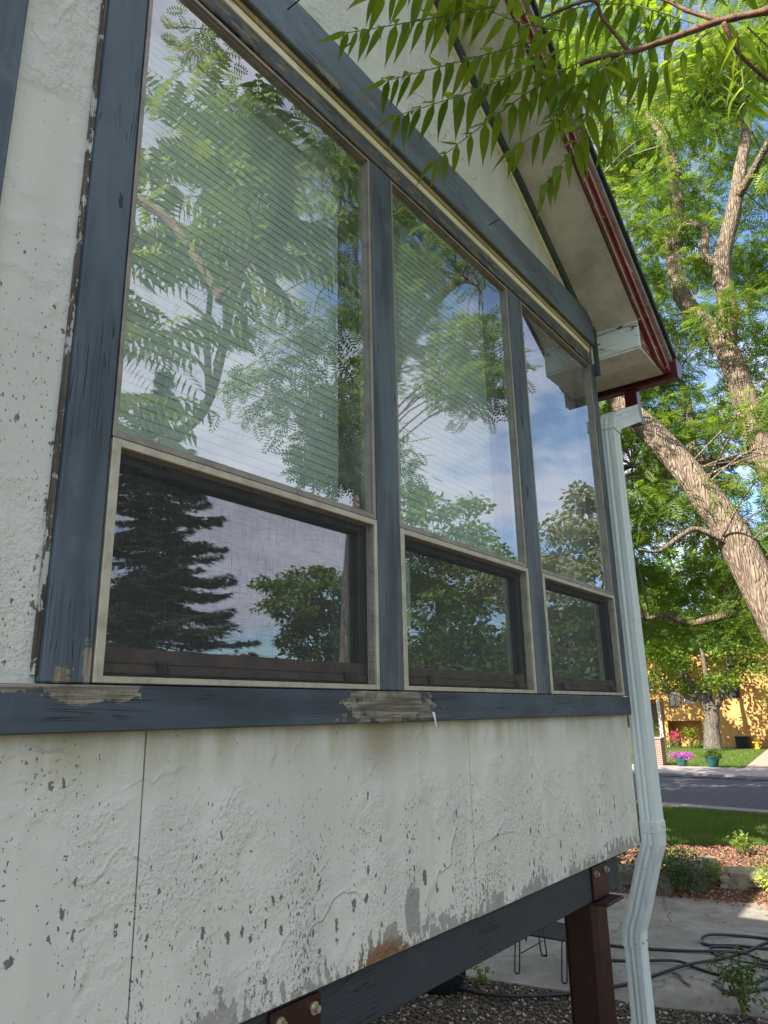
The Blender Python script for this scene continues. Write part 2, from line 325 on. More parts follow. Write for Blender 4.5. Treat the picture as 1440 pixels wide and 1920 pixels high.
def bark(name, c1, c2, sc=1.0):
    m, g = newmat(name); P = g.vm('MULTIPLY', g.P, (1.0, 1.0, 0.16))
    n = g.noise(P, 22*sc, 5, .65, 1.2); v = g.voro(g.vm('ADD', P, g.vm('MULTIPLY', g.noise(P, 8*sc, 2, col=True), (.12, .12, .12))), 26*sc, 'DISTANCE_TO_EDGE')
    c = g.mix(g.ss(n, .35, .7), c1, c2)
    c = g.mix(g.m('MULTIPLY', g.m('SUBTRACT', 1.0, g.ss(v, 0.0, 0.16)), .38), c, tuple(x*.35 for x in c2))
    c = g.mix(g.m('MULTIPLY', g.ss(g.noise(g.P, 1.8, 3), .5, .7), .45), c, tuple(x*.6 for x in c1))
    fin(g, c, 0.85, g.bump(g.m('ADD', g.ss(v, 0.0, .3), g.m('MULTIPLY', n, 1.5)), 0.03/sc), 0.2); return m
M['bark'] = bark('locust bark', (0.31, 0.235, 0.175), (0.185, 0.14, 0.105), 0.8)
M['bark_grey'] = bark('grey bark', (0.22, 0.19, 0.16), (0.11, 0.09, 0.08), 0.8)
M['bark_thin'] = bark('twig bark', (0.42, 0.31, 0.21), (0.26, 0.18, 0.12), 3.0)
M['bark_red'] = plain('brown branch', (0.15, 0.075, 0.04), 0.6, var=.4, scale=30, bump=.002)
M['stem'] = plain('green stem', (0.17, 0.19, 0.05), 0.5)

# ------------------------------------------------------------------ mesh helpers
ORG = {}
def origin(parent):
    return ORG.get(parent.name, Vector((0, 0, 0))) if parent is not None else Vector((0, 0, 0))
def thing(name, label, cat, loc=(0, 0, 0), group=None):
    o = bpy.data.objects.new(name, None); o.empty_display_size = 0.1; COL.objects.link(o)
    o.location = loc; ORG[o.name] = Vector(loc)
    o['label'] = label; o['category'] = cat
    if group: o['group'] = group
    return o
def tag(o, label=None, cat=None, group=None, kind=None):
    for k, v in (('label', label), ('category', cat), ('group', group), ('kind', kind)):
        if v: o[k] = v
    return o
def link(name, me, parent, org):
    o = bpy.data.objects.new(name, me); COL.objects.link(o)
    if parent is not None: o.parent = parent
    ORG[o.name] = org
    return o
class MB:
    def __init__(s): s.v = []; s.f = []; s.mi = []; s.cur = 0
    def add(s, vs, fs):
        b = len(s.v); s.v += [tuple(v) for v in vs]; s.f += [tuple(i+b for i in f) for f in fs]; s.mi += [s.cur]*len(fs); return s
    def box(s, x0, x1, y0, y1, z0, z1):
        return s.add([(x0, y0, z0), (x1, y0, z0), (x1, y1, z0), (x0, y1, z0), (x0, y0, z1), (x1, y0, z1), (x1, y1, z1), (x0, y1, z1)],
                     [(0, 3, 2, 1), (4, 5, 6, 7), (0, 1, 5, 4), (1, 2, 6, 5), (2, 3, 7, 6), (3, 0, 4, 7)])
    def prism(s, poly, y0, y1):     # polygon in xz, extruded along y
        n = len(poly)
        vs = [(p[0], y0, p[1]) for p in poly] + [(p[0], y1, p[1]) for p in poly]
        fs = [tuple(range(n)), tuple(range(2*n-1, n-1, -1))] + [(i, i+n, (i+1) % n + n, (i+1) % n) for i in range(n)]
        return s.add(vs, fs)
    def flat(s, poly, z0, z1):      # polygon in xy, extruded along z
        n = len(poly)
        vs = [(p[0], p[1], z0) for p in poly] + [(p[0], p[1], z1) for p in poly]
        fs = [tuple(range(n-1, -1, -1)), tuple(range(n, 2*n))] + [(i, (i+1) % n, (i+1) % n + n, i+n) for i in range(n)]
        return s.add(vs, fs)
    def sweep(s, path, prof_fn, cap=True):   # prof_fn(i) -> list of 3D points
        b = len(s.v); n = None
        for i in range(len(path)):
            pr = prof_fn(i); n = len(pr); s.v += [tuple(p) for p in pr]
        for i in range(len(path)-1):
            for k in range(n):
                a = b+i*n+k; c = b+i*n+(k+1) % n
                s.f.append((a, c, c+n, a+n)); s.mi.append(s.cur)
        if cap:
            s.f.append(tuple(b+k for k in range(n-1, -1, -1))); s.f.append(tuple(b+(len(path)-1)*n+k for k in range(n))); s.mi += [s.cur]*2
        return s
    def tube(s, pts, rad, n=8, jit=0.0):
        P = [Vector(p) for p in pts]; rs = rad if isinstance(rad, (list, tuple)) else [rad]*len(P)
        T = []
        for i in range(len(P)):
            a = P[max(0, i-1)]; b = P[min(len(P)-1, i+1)]; T.append((b-a).normalized())
        u = T[0].orthogonal().normalized(); fr = []
        for t in T:
            u = (u - t*u.dot(t)).normalized(); fr.append((u.copy(), t.cross(u)))
        def pf(i):
            u, w = fr[i]; out = []
            for k in range(n):
                an = 2*math.pi*k/n; r = rs[i]*(1+jit*(random.random()-.5)); out.append(P[i]+u*(r*math.cos(an))+w*(r*math.sin(an)))
            return out
        return s.sweep(P, pf)
    def lathe(s, c, prof, n=16):
        def pf(i):
            r, z = prof[i]; return [(c[0]+r*math.cos(2*math.pi*k/n), c[1]+r*math.sin(2*math.pi*k/n), c[2]+z) for k in range(n)]
        return s.sweep(prof, pf)
    def build(s, name, mats, parent=None, bevel=0.0, smooth=False):
        if not isinstance(mats, (list, tuple)): mats = [mats]
        o0 = origin(parent)
        me = bpy.data.meshes.new(name)
        me.from_pydata([(v[0]-o0.x, v[1]-o0.y, v[2]-o0.z) for v in s.v], [], s.f)
        for m in mats: me.materials.append(m)
        me.polygons.foreach_set('material_index', s.mi)
        if smooth: me.polygons.foreach_set('use_smooth', [True]*len(s.f))
        me.update()
        o = link(name, me, parent, o0)
        if bevel:
            b = o.modifiers.new('b', 'BEVEL'); b.width = bevel; b.segments = 1; b.limit_method = 'ANGLE'; b.angle_limit = R(40)
        return o
def smoothpath(pts, k=4):   # Catmull-Rom
    P = [Vector(p) for p in pts]; out = []
    for i in range(len(P)-1):
        a = P[max(i-1, 0)]; b = P[i]; c = P[i+1]; d = P[min(i+2, len(P)-1)]
        for j in range(k):
            t = j/k
            out.append(0.5*((2*b)+(c-a)*t+(2*a-5*b+4*c-d)*t*t+(3*b-a-3*c+d)*t**3))
    out.append(P[-1]); return out
def lerp_list(vals, n):
    return list(np.interp(np.linspace(0, 1, n), np.linspace(0, 1, len(vals)), vals))

def instanced_mesh(name, tv, tf, pos, X, Z, sc, mat, parent=None):
    """tv (V,3) template, placed at pos with x axis X and normal about Z."""
    tv = np.asarray(tv, float); tf = np.asarray(tf, int)
    X = X/np.linalg.norm(X, axis=1, keepdims=True)
    Y = np.cross(Z, X); Y /= (np.linalg.norm(Y, axis=1, keepdims=True)+1e-9); Zn = np.cross(X, Y)
    V = pos[:, None, :] + sc[:, None, None]*(tv[None, :, 0:1]*X[:, None, :] + tv[None, :, 1:2]*Y[:, None, :] + tv[None, :, 2:3]*Zn[:, None, :])
    N = len(pos); nv = len(tv)
    o0 = origin(parent); V = V.reshape(-1, 3) - np.array(o0)
    F = (tf[None] + (np.arange(N)*nv)[:, None, None]).reshape(-1)
    k = tf.shape[1]; nf = N*len(tf)
    me = bpy.data.meshes.new(name)
    me.vertices.add(len(V)); me.vertices.foreach_set('co', V.astype(np.float32).ravel())
    me.loops.add(nf*k); me.loops.foreach_set('vertex_index', F.astype(np.int32))
    me.polygons.add(nf); me.polygons.foreach_set('loop_start', np.arange(0, nf*k, k, dtype=np.int32)); me.polygons.foreach_set('loop_total', np.full(nf, k, np.int32))
    me.materials.append(mat); me.update(calc_edges=True)
    return link(name, me, parent, o0)

def t_spray(n=6, L=0.36, w=0.20, droop=0.15):      # pinnate spray of n leaflet pairs, one tri each
    v = []; f = []
    for i in range(n):
        x = 0.12+0.86*i/(n-1); zc = -droop*x*x; l = L*math.sin(math.pi*(0.2+0.72*i/(n-1)))**.6
        for s in (-1, 1):
            b = len(v)
            v += [(x-w*.5, 0, zc), (x+w*.5, s*l*.35, zc-.02), (x+l*.25, s*l, zc-.06*l/L)]
            f.append((b, b+1, b+2) if s > 0 else (b, b+2, b+1))
    return v, f
def t_frond(n=10):      # long leaflets, two tris each, drooping
    v = []; f = []
    for i in range(n):
        t = i/(n-1); x = 0.1+0.85*t; zc = -0.25*x*x; l = 0.26*math.sin(math.pi*(0.25+0.6*t))**.7
        for s in (-1, 1):
            b = len(v); w = .030
            v += [(x, 0, zc), (x+l*.15-w, s*l*.45, zc-.07), (x+l*.15+w, s*l*.45, zc-.04), (x+l*.35, s*l, zc-.17)]
            f += [(b, b+1, b+2), (b+1, b+3, b+2)] if s < 0 else [(b, b+2, b+1), (b+1, b+2, b+3)]
    return v, f
def t_leaf(w=.55): return [(0, 0, 0), (.5, -w/2, .05), (1, 0, -.08), (.5, w/2, .05)], [(0, 1, 2), (0, 2, 3)]
def t_twig():
    v = []; f = []
    for k, (a, l) in enumerate([(0, 1), (.6, .7), (-.6, .7), (.3, .9), (-.3, .9)]):
        b = len(v); c, s = math.cos(a), math.sin(a)
        v += [(-.05*s, .07*c, 0), (.05*s, -.07*c, 0), (l*c, l*s, -.12*l)]; f.append((b, b+1, b+2))
    return v, f

def foliage(name, centers, radii, per, tmpl, size, mat, parent, flat=0.4, droop=0.25, upw=1.0):
    C = np.asarray(centers, float); Rr = np.asarray(radii, float)
    n = len(C)*per
    ci = np.repeat(np.arange(len(C)), per)
    d = rng.normal(size=(n, 3)); d /= np.linalg.norm(d, axis=1, keepdims=True)
    rad = rng.random(n)**0.45
    off = d*rad[:, None]*Rr[ci][:, None]; off[:, 2] *= flat
    off[:, 2] -= (np.hypot(off[:, 0], off[:, 1])**2/Rr[ci])*0.25
    pos = C[ci]+off
    X = off.copy(); X[:, 2] = 0; X += rng.normal(size=(n, 3))*Rr[ci][:, None]*.45; X[:, 2] -= np.linalg.norm(X, axis=1)*droop*(0.5+rng.random(n))
    Z = np.tile(np.array([0, 0, upw]), (n, 1)) + rng.normal(size=(n, 3))*.45
    s = size[0]+(size[1]-size[0])*rng.random(n)
    return instanced_mesh(name, tmpl[0], tmpl[1], pos, X, Z, s, mat, parent)

def twigs_to(mb, centers, skel, r0=0.018, n=5, sag=0.15, maxl=2.6):
    sk = np.array([tuple(p) for p in skel])
    for c in centers:
        c = np.array(c); dd = np.linalg.norm(sk-c, axis=1)+np.maximum(0, sk[:, 2]-c[2])*.8
        a = sk[int(np.argmin(dd))]
        L = np.linalg.norm(c-a)
        if L < .05 or L > maxl: continue
        mid = a*.45+c*.55+np.array([random.uniform(-.1, .1)*L, random.uniform(-.1, .1)*L, sag*L])
        p = smoothpath([a, mid, c, c+(c-mid)*.3], 4)
        r = min(r0*(1+L*.35), .08); mb.tube(p, lerp_list([r, r*.6, r*.3, .004], len(p)), n)

# ================================================================== GROUND
GZ = -0.70
def ground_mat(name, c1, c2, sc, bump, rough=.9, c3=None):
    m, g = newmat(name)
    n = g.noise(g.P, sc, 6, .7); n2 = g.noise(g.P, sc*.12, 3)
    c = g.mix(g.ss(n, .35, .68), c1, c2)
    if c3: c = g.mix(g.m('MULTIPLY', g.ss(n2, .45, .65), .6), c, c3)
    fin(g, c, rough, g.bump(n, bump), .2); return m
M['soil'] = ground_mat('soil', (0.10, 0.075, 0.05), (0.05, 0.038, 0.028), 12, .03)
M['gravelbed'] = ground_mat('gravel bed', (0.13, 0.105, 0.075), (0.05, 0.04, 0.03), 60, .02)
M['mulch'] = ground_mat('mulch', (0.20, 0.10, 0.065), (0.085, 0.045, 0.032), 28, .03, c3=(.11, .07, .05))
M['lawn'] = ground_mat('lawn turf', (0.060, 0.105, 0.018), (0.04, 0.07, 0.014), 30, .03, c3=(.10, .125, .03))
M['asphalt'] = ground_mat('asphalt', (0.075, 0.072, 0.078), (0.05, 0.048, 0.055), 40, .004, c3=(.09, .085, .09))
M['kerb'] = ground_mat('kerb concrete', (0.30, 0.26, 0.24), (0.22, 0.195, 0.18), 12, .004)
M['drive'] = ground_mat('driveway', (0.36, 0.27, 0.22), (0.28, 0.21, 0.17), 8, .004)
def concrete():
    m, g = newmat('patio concrete'); P = g.P
    n = g.noise(P, 3.5, 6, .65); f = g.noise(P, 90, 3)
    c = g.mix(g.ss(n, .35, .7), (0.27, 0.245, 0.215), (0.19, 0.17, 0.145))
    c = g.mix(g.m('MULTIPLY', g.ss(g.noise(g.vm('ADD', P, (5, 5, 0)), 1.3, 4, .6), .55, .68), .5), c, (0.36, 0.34, 0.31))
    c = g.mix(g.m('MULTIPLY', g.ss(g.noise(P, 12, 5, .75), .60, .68), .5), c, (0.10, 0.085, 0.065))
    v = g.voro(g.vm('ADD', P, g.vm('MULTIPLY', g.noise(P, 5.0, 4, .7, col=True), (.25, .25, 0))), .55, 'DISTANCE_TO_EDGE')
    c = g.mix(g.m('MULTIPLY', g.m('SUBTRACT', 1.0, g.ss(v, 0.0, .006)), .8), c, (.05, .045, .04))
    c = g.mix(g.m('MULTIPLY', g.ss(g.noise(g.vm('ADD', P, (9, 2, 0)), .9, 5, .65), .50, .62), .45), c, (.13, .115, .095))
    fin(g, c, .85, g.bump(f, .002), .25); return m
M['concrete'] = concrete()
def sheet(name, poly, z, mat, thick=None, rise=None):
    b = MB()
    if thick: b.flat(poly, z-thick, z)
    else: b.add([(p[0], p[1], z) for p in poly], [tuple(range(len(poly)))])
    return tag(b.build(name, mat, None, bevel=.006 if thick else 0), kind='structure')
big = [(math.cos(a)*900, math.sin(a)*900) for a in np.linspace(0, 2*math.pi, 49)[:-1]]
sheet('ground', big, GZ-.02, M['lawn'])
sheet('soil', [(-12, -14), (9.9, -14), (9.9, 14), (-12, 14)], GZ-.012, M['soil'])
sheet('gravel_bed', [(-3, -1.0), (7.3, -1.0), (6.4, 3.6), (6.3, 9), (-3, 9)], GZ-.006, M['gravelbed'])
sheet('patio', [(6.95, .2), (7.35, -1.6), (11.1, -1.6), (10.55, 1.2), (10.1, 3.4), (9.9, 6.4), (6.1, 6.2), (6.46, 2.55), (6.6, 1.75), (6.66, 1.09)], GZ+.01, M['concrete'], thick=.10)
sheet('mulch_bed', [(9.8, -14), (14.6, -14), (14.9, 1.83), (14.15, 3.27), (13.6, 12), (9.8, 12)], GZ-.001, M['mulch'])
sheet('near_lawn', [(14.9, -30), (19.6, -30), (19.25, 2.5), (20.0, 5.1), (21.5, 30), (13.2, 30), (14.15, 3.27), (14.9, 1.83)], GZ+.005, M['lawn'])
# street runs across the view, about 8 m wide
def slanted(x0, x1, z, name, mat, thick=None):
    s = 0.18
    return sheet(name, [(x0-s*60-.5, -60), (x1-s*60-.5, -60), (x1+s*60-.5, 60), (x0+s*60-.5, 60)], z, mat, thick)
slanted(19.1, 19.6, GZ+.05, 'near_kerb', M['kerb'], .12)
slanted(19.6, 27.4, GZ-.02+.014, 'street', M['asphalt'])
slanted(27.4, 28.0, GZ+.03, 'far_gutter', M['asphalt'], .06)
slanted(28.0, 31.4, GZ+.09, 'far_pavement', M['kerb'], .14)
slanted(31.4, 60, GZ+.05, 'far_lawn', M['lawn'], .1)
sheet('driveway', [(31.6, -2), (31.75, 5.6), (47.8, 7.6), (47.8, -2)], GZ+.058, M['drive'])

# loose stones, mulch chips, grass: real geometry, each one object of kind stuff
def scatter_chips(name, n, region, z, s0, s1, mat, label, cat, flat=.6):
    ph = (1+5**.5)/2
    v = np.array([(1, 0, 0), (-1, 0, 0), (0, 1, 0), (0, -1, 0), (0, 0, 1), (0, 0, -1)], float)*np.array([1, .8, flat])
    f = [(0, 2, 4), (2, 1, 4), (1, 3, 4), (3, 0, 4), (2, 0, 5), (1, 2, 5), (3, 1, 5), (0, 3, 5)]
    xy = region(n); n = len(xy)
    pos = np.column_stack([xy, z+rng.random(n)*s0*.5])
    X = rng.normal(size=(n, 3)); X[:, 2] *= .25; Z = np.tile([0., 0, 1], (n, 1))+rng.normal(size=(n, 3))*.35
    o = instanced_mesh(name, v, f, pos, X, Z, s0+(s1-s0)*rng.random(n)**2, mat)
    return tag(o, label, cat, kind='stuff')
def gravelmat(name, cols):
    m, g = newmat(name)
    r = g.voro(g.P, 35.0, 'F1', 'Color'); v = g.sep(r)[0]
    c = g.mix(g.ss(v, .2, .8), cols[0], cols[1]); c = g.mix(g.m('GREATER_THAN', g.sep(r)[1], .88), c, cols[2])
    fin(g, c, .8, g.bump(g.noise(g.P, 120, 2), .002), .2); return m
M['stones'] = gravelmat('gravel stones', [(0.16, 0.12, 0.085), (0.06, 0.05, 0.04), (.38, .34, .28)])
M['chips'] = gravelmat('mulch chips', [(0.26, 0.13, 0.08), (0.11, 0.055, 0.04), (.30, .22, .12)])
def reg_gravel(n):
    x = 3.6+rng.random(n)*3.4; y = -.6+rng.random(n)*4.6
    k = x < np.interp(y, [-1, 0.32, 1.09, 1.7, 2.29, 2.6, 6], [7.0, 6.9, 6.65, 6.6, 6.5, 6.44, 6.3])
    return np.column_stack([x, y])[k]
scatter_chips('gravel_stones', 26000, reg_gravel, GZ, .008, .026, M['stones'], 'brown pea gravel under the raised bay', 'gravel')
def reg_mulch(n):
    x = 10.3+rng.random(n)*4.6; y = -2+rng.random(n)*7
    k = x < np.interp(y, [1.83, 3.27], [14.9, 14.1]); return np.column_stack([x, y])[k]
scatter_chips('mulch_chips', 14000, reg_mulch, GZ+.005, .015, .05, M['chips'], 'reddish bark mulch between boulders and lawn', 'mulch', .3)
def reg_leaf(n):
    x = 6.6+rng.random(n)*5; y = -.8+rng.random(n)*3.6
    k = (rng.random(n) < np.clip((x-9.2)/1.5, .05, 1)) | ((x < 7.6) & (y < .8)); return np.column_stack([x, y])[k]
M['litter'] = leafmat('dry leaf', (0.32, 0.15, 0.05), (0.20, 0.12, 0.04), .2, 5.0)
xy = reg_leaf(1500); n = len(xy)
tag(instanced_mesh('leaf_litter', *t_leaf(.4), np.column_stack([xy, GZ+.02+rng.random(n)*.015]), rng.normal(size=(n, 3))*[1, 1, .15], np.tile([0., 0, 1], (n, 1))+rng.normal(size=(n, 3))*.3, .02+.05*rng.random(n), M['litter']), 'dry orange leaves scattered over the patio edge', 'leaves', kind='stuff')
def grass(name, n, xr, yr, z, h, label, ok=None):
    x = xr[0]+rng.random(n)*(xr[1]-xr[0]); y = yr[0]+rng.random(n)*(yr[1]-yr[0])
    if ok is not None: k = ok(x, y); x = x[k]; y = y[k]
    n = len(x); X = np.column_stack([rng.normal(size=n)*.45, rng.normal(size=n)*.45, np.ones(n)])
    Z = rng.normal(size=(n, 3)); Z[:, 2] *= .1
    v = [(0, -.09, 0), (0, .09, 0), (1, 0, .1)]
    tag(instanced_mesh(name, v, [(0, 1, 2)], np.column_stack([x, y, np.full(n, z)]), X, Z, h[0]+(h[1]-h[0])*rng.random(n), M['leaf_lawn']), label, 'grass', kind='stuff')
M['leaf_lawn'] = leafmat('grass blade', (0.075, 0.135, 0.020), (0.11, 0.16, 0.03), .35, .8)
grass('lawn_grass', 60000, (14.0, 20.0), (-1, 6.5), GZ, (.04, .10), 'short green grass of the lawn before the street', lambda x, y: (x > np.interp(y, [1.83, 3.27], [14.9, 14.1])) & (x < 18.65+.18*y))
grass('verge_grass', 26000, (31.5, 46), (2, 15), GZ+.05, (.06, .14), 'mown grass of the lawn across the street', lambda x, y: (x > 31.0+.18*y) & ((y > 5.8) & (y > 5.6+(x-31.7)*.125)))

# ================================================================== THE HOUSE
HB = (3.6, 0, GZ)
house = thing('house', 'weathered off-white stucco house bay with blue-grey trim raised on red steel posts', 'house', HB)
def zs(x): return 4.561-.641*(x-2.184)
SF = 0.020     # face of the stucco; trim boards stand proud of it
# siding panels below the sill, 4 ft apart
for x0, x1 in ((-1.535, -.309), (-.306, .913), (.9165, 2.137), (2.1405, 3.352), (3.3555, 3.632)):
    tag(MB().box(x0, x1, SF, SF+.012, 1.004 - .002*(x0 > 2), 1.60).build('wall_panel', M['stucco'], house, bevel=.0012))
for x0, x1, z0, z1 in ((-1.5, .43, 1.60, 3.45), (.43, .698, 1.601, 3.449)):
    MB().box(x0, x1, SF+.0005, SF+.012, z0, z1).build('wall_panel', M['stucco'], house)
MB().prism([(.70, 3.42), (3.62, 3.42), (3.62, zs(3.62)-.01), (.9, zs(.9)-.01), (.70, 5.25)], SF, SF+.012).build('gable_panel', M['stucco'], house)
MB().prism([(-1.8, 3.45), (.698, 3.45), (.698, 5.25), (-1.8, 3.7)], SF, SF+.012).build('gable_panel', M['stucco'], house)
# sheathing behind the panels (dark in the joints), side wall, floor, room
b = MB()
b.box(-1.5, 3.62, SF+.012, .10, 1.008, 1.655)
for x0, x1 in ((-1.5, .775), (1.64, 1.755), (2.618, 2.745), (3.57, 3.62)): b.box(x0, x1, SF+.012, .10, 1.655, 3.40)
b.prism([(-1.8, 3.40), (3.62, 3.40), (3.62, zs(3.62)), (.9, zs(.9)), (-1.8, 3.70)], SF+.012, .10)
b.build('sheathing', M['dark'], house)
MB().box(3.612, 3.640, SF+.014, 7.0, 1.006, 3.66).build('side_wall', M['stucco'], house)
MB().box(-1.5, 3.60, .10, 7.0, .96, 1.006).build('floor', M['beam'], house)
b = MB(); b.box(-1.5, 3.60, 3.4, 3.5, 1.01, 3.62); b.box(-1.5, -1.4, .10, 3.4, 1.01, 3.62); b.box(-1.4, 3.60, .10, 3.4, 3.52, 3.62)
b.build('room_wall', M['room'], house)
MB().box(-2.5, 3.2, 5.2, 7.5, GZ, .96).build('foundation', plain('foundation block', (.22, .21, .19), .9), house)
MB().box(-9, 3.655, 3.6, 15, GZ, 5.48).build('shade_block_wall', M['stucco'], house)  # unseen block behind the bay, added to shade the patio and rocks
MB().prism([(-9.4, 5.5), (3.9, 5.5), (-2.7, 6.0)], 3.4, 15.4).build('shade_block_roof', M['shingle'], house)  # unseen roof of that block, shaped so a patch of sun gets past
# trim boards
MB().box(-1.0, 3.612, -.012, SF+.02, 1.581, 1.664).build('sill_board', M['blue_h'], house, bevel=.003)
MB().box(.678, .772, -.002, SF+.02, 1.6665, 5.0).build('trim_board', M['blue_v'], house, bevel=.003)
MB().box(.36, .507, -.002, SF+.02, 1.6665, 4.8).build('trim_board', M['blue_v'], house, bevel=.003)
MB().box(.668, .6765, .010, SF+.01, 1.68, 4.6).build('caulk_strip', paint('cracked caulk', (.52, .50, .44), 'z', (.3, .28, .25), bare=(.16, .13, .10), wear=.72), house)
for x0, x1 in ((1.6435, 1.754), (2.6205, 2.743)):
    MB().box(x0, x1, -.003, .06, 1.6665, 3.405).build('mullion', M['blue_m'], house, bevel=.003)
MB().box(3.570, 3.634, -.004, .06, 1.6665, 3.76).build('corner_board', M['blue_m'], house, bevel=.003)
MB().box(3.600, 3.612, -.010, -.0045, 3.42, 3.76).build('caulk_strip', M['cream'], house)
MB().box(3.613, 3.645, -.030, .03, 3.36, 3.79).build('corner_board', M['trim_green'], house, bevel=.003)
MB().box(.774, 3.569, -.006, .06, 3.407, 3.473).build('head_trim', M['blue_weath'], house, bevel=.003)
MB().box(.774, 3.569, -.007, .05, 3.4735, 3.5005).build('head_filler', M['cream'], house, bevel=.002)
MB().box(.774, 3.569, -.013, .05, 3.501, 3.521).build('head_filler', M['ochre'], house, bevel=.003)
MB().box(.774, 3.598, -.030, SF+.01, 3.5215, 3.706).build('header_board', M['blue_head'], house, bevel=.004)
for p in ((1.466, 3.705), (2.43, 3.60), (1.21, 3.63)):
    MB().tube([(p[0], -.028, p[1]), (p[0]+.006, -.075, p[1]+.012)], .0022, 6).build('nail', M['iron'], house)
for cx, cz, s in ((1.872, 1.588, .5),):
    b = MB(); b.add([(cx, -.018, cz+.02), (cx+.012*s, -.024, cz+.018), (cx+.014*s, -.02, cz-.016), (cx+.004, -.032, cz-.03)], [(0, 1, 2, 3)])
    b.build('paint_flake', M['blind'], house)
# rake trim on the gable wall
def strip(name, mat, x0, x1, d0, d1, y0, y1, bev=.002):
    return MB().prism([(x0, zs(x0)+d0), (x1, zs(x1)+d0), (x1, zs(x1)+d1), (x0, zs(x0)+d1)], y0, y1).build(name, mat, house, bevel=bev)
strip('rake_trim', M['cream'], .9, 3.50, -.082, -.060, .004, SF+.01)
strip('rake_trim', M['trim_green'], .9, 3.60, -.060, -.003, -.014, SF+.01)
strip('soffit', M['soffit'], .9, 3.655, 0, .02, -.2555, .09)
# rake boards, drip edge, shingles; the ends run level at the gutter
def rk(name, mat, d0, d1, y0, y1, xe, bev=.003, zf=3.452):
    xc = 2.184+(4.561+d0-zf)/.641
    if xc < xe: pl = [(.9, zs(.9)+d0), (xc, zf), (xe, zf), (xe, zs(xe)+d1), (.9, zs(.9)+d1)]
    else: pl = [(.9, zs(.9)+d0), (xe, zs(xe)+d0), (xe, zs(xe)+d1), (.9, zs(.9)+d1)]
    return MB().prism(pl, y0, y1).build(name, mat, house, bevel=bev)
rk('rake_board', M['red_wood'], 0.0, .110, -.276, -.256, 4.06)
rk('rake_board', M['red_wood'], .082, .168, -.292, -.2765, 4.065)
rk('rake_edge', M['brown_edge'], -.012, -.0005, -.272, -.262, 3.60)
rk('rake_edge', M['cream_edge'], 0.001, .014, -.2785, -.2762, 3.90)
rk('rake_edge', M['cream_edge'], 0.083, .095, -.2945, -.2922, 4.02)
rk('drip_edge', M['grey_metal'], 0.1685, .198, -.306, -.262, 4.11)
b = MB()
for i in range(30):
    x0 = .9+i*.1093; x1 = x0+.1093
    b.prism([(x0, zs(x0)+.1985), (x1, zs(x1)+.1985), (x1, zs(x1)+.234), (x0, zs(x0)+.240)], -.322-.002*(i % 2), 7.2)
b.build('roof', M['shingle'], house)
MB().prism([(.9, zs(.9)+.24), (.9, zs(.9)+.19), (-2.4, 3.45), (-2.4, 3.50)], -.318, 7.2).build('roof', M['shingle'], house)
# eave return box of peeling white boards
MB().box(3.650, 3.665, -.255, .0, 3.604, 3.700).build('return_board', M['white_wood'], house, bevel=.003)
MB().box(3.640, 3.665, -.255, .0, 3.462, 3.5955).build('return_board', M['white_wood'], house, bevel=.003)
MB().box(3.641, 3.835, -.255, 7.0, 3.448, 3.4605).build('eave_soffit', M['white_wood'], house, bevel=.003)
MB().box(3.841, 4.045, -.255, 7.0, 3.450, 3.4605).build('eave_soffit', M['soffit'], house, bevel=.003)
MB().prism([(3.666, 3.4615), (4.045, 3.4615), (4.045, 3.49), (3.70, 3.70), (3.666, 3.70)], -.2545, -.2).build('return_end', M['red_wood'], house)
MB().box(4.047, 4.066, -.254, 7.0, 3.452, 3.535).build('fascia', M['maroon'], house, bevel=.002)
# gutter: K profile along the eave
b = MB(); prof = [(4.067, 3.425), (4.13, 3.425), (4.165, 3.470), (4.172, 3.50), (4.195, 3.515), (4.195, 3.540), (4.188, 3.540), (4.067, 3.54)]
b.prism(prof, -.325, 7.1)
gut = b.build('gutter', M['maroon'], house, bevel=.002)
b = MB()
b.box(4.078, 4.150, -.080, -.008, 3.215, 3.424); b.build('gutter_outlet', M['maroon'], house, bevel=.004)
# downspout with fluted faces
def fluted(cx, cy, wx, wy, ux, uy, C):
    """rectangular section with three shallow flutes on the -x and -y faces"""
    out = []
    hx, hy = wx/2, wy/2
    def side(a, b_, nrm, fl):
        for i in range(7 if fl else 1):
            t = i/7 if fl else 0
            d = -.0035 if (fl and i in (2, 4)) else 0.0
            out.append((a[0]+(b_[0]-a[0])*t-nrm[0]*-d, a[1]+(b_[1]-a[1])*t-nrm[1]*-d))
    side((-hx, hy), (-hx, -hy), (-1, 0), True)
    side((-hx, -hy), (hx, -hy), (0, -1), True)
    side((hx, -hy), (hx, hy), (1, 0), False)
    side((hx, hy), (-hx, hy), (0, 1), False)
    return [C + ux*p[0] + uy*p[1] for p in out]
def pipe(name, path, wx, wy, bev=0.0):
    """path in 3D; section's local x = in-plane normal, y = world y-like"""
    P = [Vector(p) for p in path]; b = MB()
    def pf(i):
        t = (P[min(i+1, len(P)-1)]-P[max(i-1, 0)]).normalized()
        uy = Vector((0, 1, 0)); uy = (uy-t*uy.dot(t)).normalized(); ux = uy.cross(t)
        if name != 'elbow' and ux.x < 0: ux = -ux
        return fluted(0, 0, wx, wy, ux, uy, P[i])
    b.sweep(P, pf); return b
px, py = 3.732, -.012
ds = pipe('downspout', [(px, py, 1.035), (px, py, 3.06)], .098, .083).build('downspout', M['pipe'], house, bevel=.0015)
b = MB(); P = []
rr_ = .085
AM = R(66)
for i in range(15):
    a = i/14*AM
    P.append(Vector((px+(1-math.cos(a))*rr_, py-.004-.03*(1-math.cos(a))*rr_, 3.06+math.sin(a)*rr_)))
e_ = P[-1]; dv = Vector((math.sin(AM), -.07, math.cos(AM)))
P += [e_+dv*.10, e_+dv*.33]
